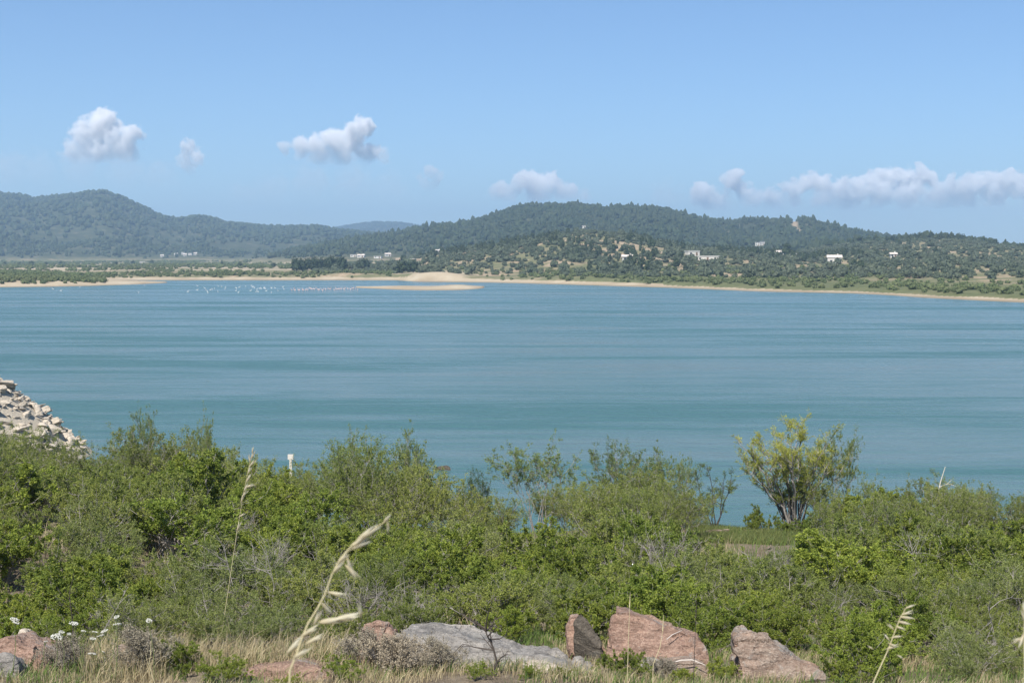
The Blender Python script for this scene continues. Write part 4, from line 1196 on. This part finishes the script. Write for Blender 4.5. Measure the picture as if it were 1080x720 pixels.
def husk(seed):
    """One spikelet of unit length along +x: two boat-shaped glumes and an awn."""
    r = np.random.default_rng(seed); Vs, Fs, Ts, off = [], [], [], 0
    for sgn, quarter in ((-1, 0), (1, 0), (-1, 1), (1, 1)):
        n, m = 9, 5
        s = np.linspace(0, 1, n)[:, None]; q = np.linspace(-1, 1, m)[None]
        w = 0.080 * np.sin(np.pi * s ** 0.75) ** 0.8 * (1 - .25 * s) + 0.003
        op = sgn * (0.02 + 0.10 * s)
        x = s * (1 - 0.06 * q * q) * (1.0 if sgn > 0 else 0.9); y = w * q; z = op + sgn * w * (1 - q * q) * 0.55
        V = np.stack([x + 0 * q, y, z + 0 * q], 2).reshape(-1, 3)
        if quarter: V = V[:, [0, 2, 1]] * [0.82, -0.8, 0.8]
        i = np.arange(n * m).reshape(n, m)
        F = np.stack([i[:-1, :-1].ravel(), i[:-1, 1:].ravel(), i[1:, 1:].ravel(), i[1:, :-1].ravel()], 1)
        Vs.append(V); Fs.append(F + off); Ts.append(np.clip(np.repeat(0.25 + 0.75 * s, m, 1).ravel() * r.uniform(.7, 1.1), 0, 1)); off += len(V)
    tv, tf, tt_ = tubes([(np.array([(0.45, 0, 0), (0.85, 0.03, 0.03), (1.2, 0.02, 0.1)]), [0.012, 0.010, 0.004], 0.2),
                         (np.array([(-0.22, 0, 0.0), (0, 0, 0)]), [0.008, 0.014], 0.3)], 4)
    Vs.append(tv); Fs.append(tf + off); Ts.append(tt_)
    return mesh('spikelet', np.concatenate(Vs), np.concatenate(Fs), M['oat_husk'], tint=np.concatenate(Ts), smooth=True)


HUSK = [husk(k) for k in range(3)]


def oat(stem_px, spikes, Y, label, r0=0.0011):
    P = np.array([at(a, b, Y) for a, b in stem_px])
    low = P[0] + (P[0] - P[1]) * 0.8; low[2] = min(low[2], P[0][2] - 0.1)
    base = np.array([low[0] + (low[0] - P[0][0]) * 0.5, Y, 0.0]); base[2] = float(gz(base[0], base[1])) - 0.02
    mid = (low + base) / 2 + np.array([0, 0.02, 0])
    P = np.concatenate([[base, mid, low], P]); org = base.copy()
    root = empty('oat_stalk', org, label, 'oat stalk', 'dry oat stalks close to the camera')
    tv, tf, tt_ = tubes([(P - org, np.r_[r0 * 1.5, r0 * 1.4, r0 * 1.3, np.linspace(r0 * 1.2, r0 * 0.5, len(P) - 3)], .3)], 6)
    link('stem', mesh('stem', tv, tf, M['oat_stem'], smooth=True), root)
    for k, (a, b, c, d) in enumerate(spikes):
        p0, p1 = at(a, b, Y), at(c, d, Y + random.uniform(-.006, .006))
        v = Vector(p1 - p0); L = v.length
        o = link('spikelet', HUSK[k % 3], root, Vector(p0 - org))
        o.rotation_mode = 'QUATERNION'
        q = v.to_track_quat('X', 'Z'); o.rotation_quaternion = q @ Vector((1, 0, 0)).rotation_difference(Vector((1, 0, 0)))
        from mathutils import Quaternion
        o.rotation_quaternion = q @ Quaternion((1, 0, 0), random.random() * 6.28)
        o.scale = (L, L, L)
    return root


oat([(306, 706), (312, 692), (318, 674), (325, 657), (335, 641), (343, 626), (350, 606), (358, 590), (372, 574), (387, 561), (408, 549), (411, 544)],
    [(409, 549, 410, 562), (404, 551, 413, 541), (376, 570, 404, 551), (372, 576, 390, 561), (371, 579, 396, 566), (357, 593, 370, 581), (351, 604, 364, 590),
     (366, 587, 371, 603), (364, 595, 380, 612), (346, 624, 368, 629), (339, 635, 351, 648), (331, 659, 340, 639), (336, 656, 369, 652),
     (352, 653, 383, 647), (381, 651, 378, 634), (317, 671, 339, 658), (302, 689, 324, 668), (322, 679, 343, 668), (309, 694, 329, 682)],
    1.6, 'big blurred dry oat stalk leaning right before the scrub')
oat([(919, 724), (928, 704), (937, 684), (943, 668), (949, 652), (956, 640)],
    [(955, 641, 966, 637), (951, 648, 964, 644), (949, 650, 966, 652), (947, 655, 962, 658), (945, 660, 956, 664), (943, 664, 935, 656), (940, 672, 952, 670), (938, 675, 932, 667),
     (937, 678, 947, 682), (935, 684, 950, 679), (946, 690, 953, 694), (921, 684, 914, 680)], 2.6, 'dry oat head standing in front of the lower right scrub')
oat([(1081, 730), (1081, 700), (1080, 670), (1081, 645)], [(1080, 672, 1065, 677), (1080, 668, 1074, 684), (1081, 656, 1078, 640), (1081, 660, 1085, 678), (1081, 648, 1079, 632)],
    1.7, 'dry oat stalk cut by the right edge of the view')
oat([(238, 640), (244, 600), (250, 560), (257, 520), (262, 495), (267, 472)],
    [(266, 478, 267, 470), (265, 484, 269, 474), (264, 488, 262, 478), (263, 492, 270, 484), (261, 500, 266, 490), (260, 508, 265, 498), (258, 514, 270, 510), (257, 518, 263, 508),
     (255, 524, 262, 516), (254, 530, 258, 519), (252, 545, 260, 540), (250, 560, 254, 548)], 16.0, 'tall thin oat stalk reaching up to the water at left', 0.003)
for k, (px, top, Y, lab) in enumerate([(733, 650, 8.5, 'thin dark dry stem in front of the big red block'), (690, 665, 8.5, 'thin dry stem leaning left before the red block'),
                                       (158, 690, 9.5, 'bent straw stem at the lower left'), (663, 640, 9.0, 'fine dry stem before the left end of the red block')]):
    P = np.array([at(px + (10 if k == 2 else -2), 735, Y), at(px - 1, 700, Y), at(px + (6 if k == 1 else 0), (700 + top) / 2, Y), at(px + (9 if k == 1 else 1), top, Y)])
    b0 = P[0].copy(); b0[2] = float(gz(b0[0], b0[1])) - .02
    P = np.concatenate([[b0], P]); tv, tf, tt_ = tubes([(P - b0, np.array([.003, .0028, .0024, .002, .0014]), .2), (np.stack([P[-1], P[-1] + [0.004, 0, 0.10]]) - b0, [.004, .001], .2)], 5)
    tag(link('dry_straw', mesh('dry_straw', tv, tf, M['bark_dark'] if k == 0 else M['oat_stem'], tint=tt_, smooth=True), None, b0), lab, 'dry stem')

# ------------------------------------------------------------------ white flowers
M['petal'] = NT('petal').bsdf((0.66, 0.65, 0.58), 0.6, 0.2, trans=0.2)
M['flower_stem'] = NT('flower_stem').bsdf((0.16, 0.19, 0.07), 0.6, 0.3)
rf = np.random.default_rng(23)
n = 75; q = np.sqrt(rf.random(n)); a = rf.random(n) * 6.283
cc = np.stack([np.cos(a) * q, np.sin(a) * q, 0.10 * (1 - q * q) + rf.normal(0, .06, n)], 1)
V1, F1 = ICO[1]
fv = (V1[None] * [0.115, 0.115, 0.07] + cc[:, None]).reshape(-1, 3); ff = (F1[None] + (np.arange(n) * len(V1))[:, None, None]).reshape(-1, 3)
head_me = mesh('flower_head', fv, ff, M['petal'])
for k, (px, py, w) in enumerate([(16, 654, 11), (78, 657, 11), (65, 666, 6), (73, 668, 5), (60, 671, 13), (88, 665, 6), (100, 666, 7), (110, 665, 8), (98, 673, 7),
                                 (124, 658, 10), (123, 650, 6), (97, 689, 9), (157, 654, 7), (109, 687, 4), (106, 670, 8), (48, 676, 5)]):
    Y = 12.7 + 0.05 * (k % 5); top = at(px, py, Y); b0 = np.array([top[0] + rf.normal() * .06, Y + rf.normal() * .04, 0.0]); b0[2] = float(gz(b0[0], b0[1])) - .02
    root = empty('white_flower', b0, 'flat-topped white wildflower among dry grass at the lower left', 'flower', 'white wildflowers at the lower left')
    tp = Vector(top - b0)
    paths = [(np.array([(0, 0, 0), tp * .55 + Vector((.02, 0, 0)), tp * .9]), [.0035, .003, .0025], .5)]
    R_ = w / 2 * Y / FPX
    for j in range(7):
        aa = j * .9; paths.append((np.array([tp * .9, tp + Vector((math.cos(aa) * R_ * .7, math.sin(aa) * R_ * .7, -.004))]), [.002, .0012], .5))
    tv, tf, tt_ = tubes(paths, 4)
    link('stem', mesh('stem', tv, tf, M['flower_stem'], smooth=True), root)
    hd = link('flower_head', head_me, root, tp); hd.scale = (R_, R_, R_); hd.rotation_euler = (rf.normal() * .3, rf.normal() * .3, rf.random() * 6)

# ------------------------------------------------------------------ clouds: real volumes far behind the hills
def cloud(puffs, Y, dens, label, seed, base_row=None):
    """puffs: (px, py, r px). The volume is the union of soft balls, broken up by noise."""
    C = np.array([at(a, b, Y) for a, b, r in puffs]); R = np.array([r * Y / FPX for a, b, r in puffs])
    rg_ = np.random.default_rng(seed)
    C[:, 1] += rg_.normal(size=len(C)) * R * 0.4
    lo = (C - R[:, None] * 1.45).min(0); hi = (C + R[:, None] * 1.45).max(0)
    cen = (lo + hi) / 2; hf = (hi - lo) / 2
    t = NT('cloud_vapour'); p = t.pos()
    nz = t.noise(p, 1 / 80.0, 6, 0.6); nz2 = t.n('ShaderNodeTexNoise'); nz2.inputs['Scale'].default_value = 1 / 170.0; nz2.inputs['Detail'].default_value = 6
    t.l(p, nz2.inputs['Vector'])
    sub = t.n('ShaderNodeVectorMath', operation='SUBTRACT'); t.l(nz2.outputs['Color'], sub.inputs[0]); sub.inputs[1].default_value = (.5, .5, .5)
    scv = t.n('ShaderNodeVectorMath', operation='SCALE'); t.l(sub.outputs[0], scv.inputs[0]); scv.inputs['Scale'].default_value = 240.0
    add = t.n('ShaderNodeVectorMath', operation='ADD'); t.l(p, add.inputs[0]); t.l(scv.outputs[0], add.inputs[1])
    best = None
    for c_, r in zip(C, R):
        ds = t.n('ShaderNodeVectorMath', operation='DISTANCE'); t.l(add.outputs[0], ds.inputs[0]); ds.inputs[1].default_value = tuple(c_)
        v = t.math('SUBTRACT', 1.0, t.math('DIVIDE', ds.outputs['Value'], float(r)))
        best = v if best is None else t.math('MAXIMUM', best, v)
    f = t.val(t.math('ADD', best, t.math('MULTIPLY', t.math('SUBTRACT', nz, 0.5), 2.1)), 0.06, 0.30, 0, 1)
    if base_row is not None:
        sep = t.n('ShaderNodeSeparateXYZ'); t.l(p, sep.inputs[0])
        z1, z0 = row_z(base_row[0], Y), row_z(base_row[1], Y)
        f = t.math('MULTIPLY', f, t.val(sep.outputs[2], z0, z1, 0.0, 1.0))
    vs = t.n('ShaderNodeVolumePrincipled'); vs.inputs['Color'].default_value = (0.995, 0.985, 0.98, 1); vs.inputs['Anisotropy'].default_value = 0.0
    t.l(t.math('MULTIPLY', f, dens), vs.inputs['Density']); t.l(vs.outputs[0], t.out.inputs['Volume'])
    t.m.cycles.volume_step_rate = 0.3 if len(puffs) < 12 else 0.12
    bxv = np.array([[x, y, z] for z in (-1, 1) for x, y in ((-1, -1), (1, -1), (1, 1), (-1, 1))], float)
    bxf = np.array([[3, 2, 1, 0], [4, 5, 6, 7], [0, 1, 5, 4], [1, 2, 6, 5], [2, 3, 7, 6], [3, 0, 4, 7]])
    o = link('cloud', mesh('cloud', bxv * hf, bxf, t.m), None, cen)
    return tag(o, label, 'cloud', 'white clouds above the hills')


CY = 10500
cloud([(107, 132, 17), (97, 143, 16), (88, 153, 16), (140, 146, 12), (146, 138, 9), (122, 152, 18), (78, 160, 14), (100, 160, 20), (130, 160, 18)], CY, 0.034,
      'white cumulus cloud with twin heads above the left hill', 1, (128, 174))
cloud([(203, 156, 8), (196, 163, 9), (188, 170, 9), (207, 168, 10), (198, 174, 11)], CY, 0.020, 'small lone white cloud right of the twin-headed cloud', 2, (154, 186))
cloud([(385, 130, 10), (378, 136, 13), (370, 148, 17), (352, 154, 15), (334, 156, 13), (318, 157, 11), (303, 158, 8), (402, 166, 11), (406, 174, 9), (385, 160, 15), (360, 166, 16), (338, 166, 14)], CY, 0.034,
      'biggest white cumulus with tall head, centre left', 3, (132, 176))
cloud([(455, 183, 9), (446, 187, 8), (461, 189, 8), (452, 193, 10)], CY + 1500, 0.010, 'faint small white cloud right of the biggest cumulus', 4, (180, 204))
cloud([(560, 187, 10), (552, 194, 13), (572, 195, 13), (583, 193, 9), (535, 201, 12), (522, 205, 11), (598, 204, 13), (615, 209, 11), (566, 205, 18)], CY + 1000, 0.024,
      'pale low cloud behind the central hilltop', 5, (186, 216))
bank = [(740, 206, 13), (752, 212, 15), (768, 190, 9), (778, 188, 9), (776, 196, 12), (786, 203, 13), (798, 212, 13), (815, 210, 14), (838, 204, 13), (850, 193, 11), (860, 191, 10), (868, 199, 14),
        (888, 198, 13), (902, 200, 14), (918, 195, 13), (932, 186, 11), (944, 189, 12), (960, 193, 13), (972, 186, 11), (984, 192, 12), (1000, 198, 13), (1018, 197, 12), (1034, 192, 12), (1048, 187, 10),
        (1060, 190, 11), (1070, 199, 13), (1090, 196, 14), (870, 212, 16), (900, 212, 17), (930, 206, 18), (960, 208, 18), (990, 209, 17), (1020, 208, 17), (1050, 206, 17)]
cloud(bank, CY + 1000, 0.030, 'long bank of white cloud above the right hills', 6, (188, 222))
cloud([(85, 180, 24), (130, 184, 26), (170, 190, 24), (45, 182, 22), (10, 180, 24)], CY + 2500, 0.0012, 'faint veil of vapour under the twin-headed cloud', 7, (170, 205))
cloud([(330, 196, 24), (375, 200, 26), (290, 204, 24), (255, 212, 22), (415, 204, 22)], CY + 2500, 0.0012, 'faint veil of vapour under the biggest cumulus', 8, (185, 225))
cloud([(700, 212, 22), (760, 220, 24), (830, 222, 24), (900, 222, 26), (970, 224, 26), (1040, 220, 26), (1090, 214, 24)], CY + 2500, 0.0012, 'faint veil of vapour under the long cloud bank', 9, (205, 240))

# ------------------------------------------------------------------ haze
t = NT('haze_air')
vs = t.n('ShaderNodeVolumePrincipled'); vs.inputs['Color'].default_value = (0.52, 0.74, 1.0, 1)
vs.inputs['Density'].default_value = 1.85e-4; vs.inputs['Anisotropy'].default_value = 0.2
t.l(vs.outputs[0], t.out.inputs['Volume'])
bxv = np.array([[x, y, z] for z in (-6, 330) for x, y in ((-6600, -200), (6600, -200), (6600, 9400), (-6600, 9400))], float)
bxf = np.array([[3, 2, 1, 0], [4, 5, 6, 7], [0, 1, 5, 4], [1, 2, 6, 5], [2, 3, 7, 6], [3, 0, 4, 7]])
tag(link('haze', mesh('haze', bxv, bxf, t.m)), kind='stuff')

# ------------------------------------------------------------------ light, sky, camera
EL, ROT = math.radians(53), math.radians(203)
w = bpy.data.worlds.new('World'); scene.world = w; w.use_nodes = True
nt = w.node_tree; bg = nt.nodes['Background']
sky = nt.nodes.new('ShaderNodeTexSky'); sky.sky_type = 'NISHITA'; sky.sun_disc = False
sky.sun_elevation = EL; sky.sun_rotation = ROT; sky.altitude = 1200; sky.air_density = 1.0; sky.dust_density = 0.8; sky.ozone_density = 3.0
tn = nt.nodes.new('ShaderNodeMix'); tn.data_type = 'RGBA'; tn.blend_type = 'MULTIPLY'; tn.inputs[0].default_value = 1.0
tn.inputs[7].default_value = (0.92, 1.08, 1.25, 1)          # the clear, slightly violet blue of a dry summer sky
nt.links.new(sky.outputs[0], tn.inputs[6]); nt.links.new(tn.outputs[2], bg.inputs[0]); bg.inputs[1].default_value = 0.069
sl = bpy.data.lights.new('sun', 'SUN'); sl.energy = 4.9; sl.angle = math.radians(0.5); sl.color = (1.0, 0.955, 0.88)
so = bpy.data.objects.new('sun', sl); COL.objects.link(so)
S = Vector((math.sin(ROT) * math.cos(EL), math.cos(ROT) * math.cos(EL), math.sin(EL)))
so.rotation_euler = S.to_track_quat('Z', 'Y').to_euler(); so.location = (0, -20, 60)

cam = bpy.data.cameras.new('camera'); co = bpy.data.objects.new('camera', cam); COL.objects.link(co)
co.location = (0, 0, CAMZ); co.rotation_euler = (math.pi / 2 - PITCH, 0, 0)
cam.sensor_width = 36.0; cam.lens = 36.0 * FPX / 1080.0; cam.clip_start = 0.1; cam.clip_end = 40000
cam.dof.use_dof = True; cam.dof.focus_distance = 32; cam.dof.aperture_fstop = 16
scene.camera = co

scene.view_settings.view_transform = 'Standard'; scene.view_settings.look = 'None'
scene.view_settings.exposure = 0.64; scene.view_settings.gamma = 1.0
cy = scene.cycles
cy.use_denoising = True
try: cy.denoiser = 'OPENIMAGEDENOISE'; cy.denoising_input_passes = 'RGB_ALBEDO_NORMAL'
except Exception: pass
cy.max_bounces = 12; cy.diffuse_bounces = 3; cy.glossy_bounces = 2; cy.transmission_bounces = 3; cy.volume_bounces = 9; cy.transparent_max_bounces = 8
cy.caustics_reflective = False; cy.caustics_refractive = False
cy.volume_step_rate = 1.0; cy.volume_max_steps = 256
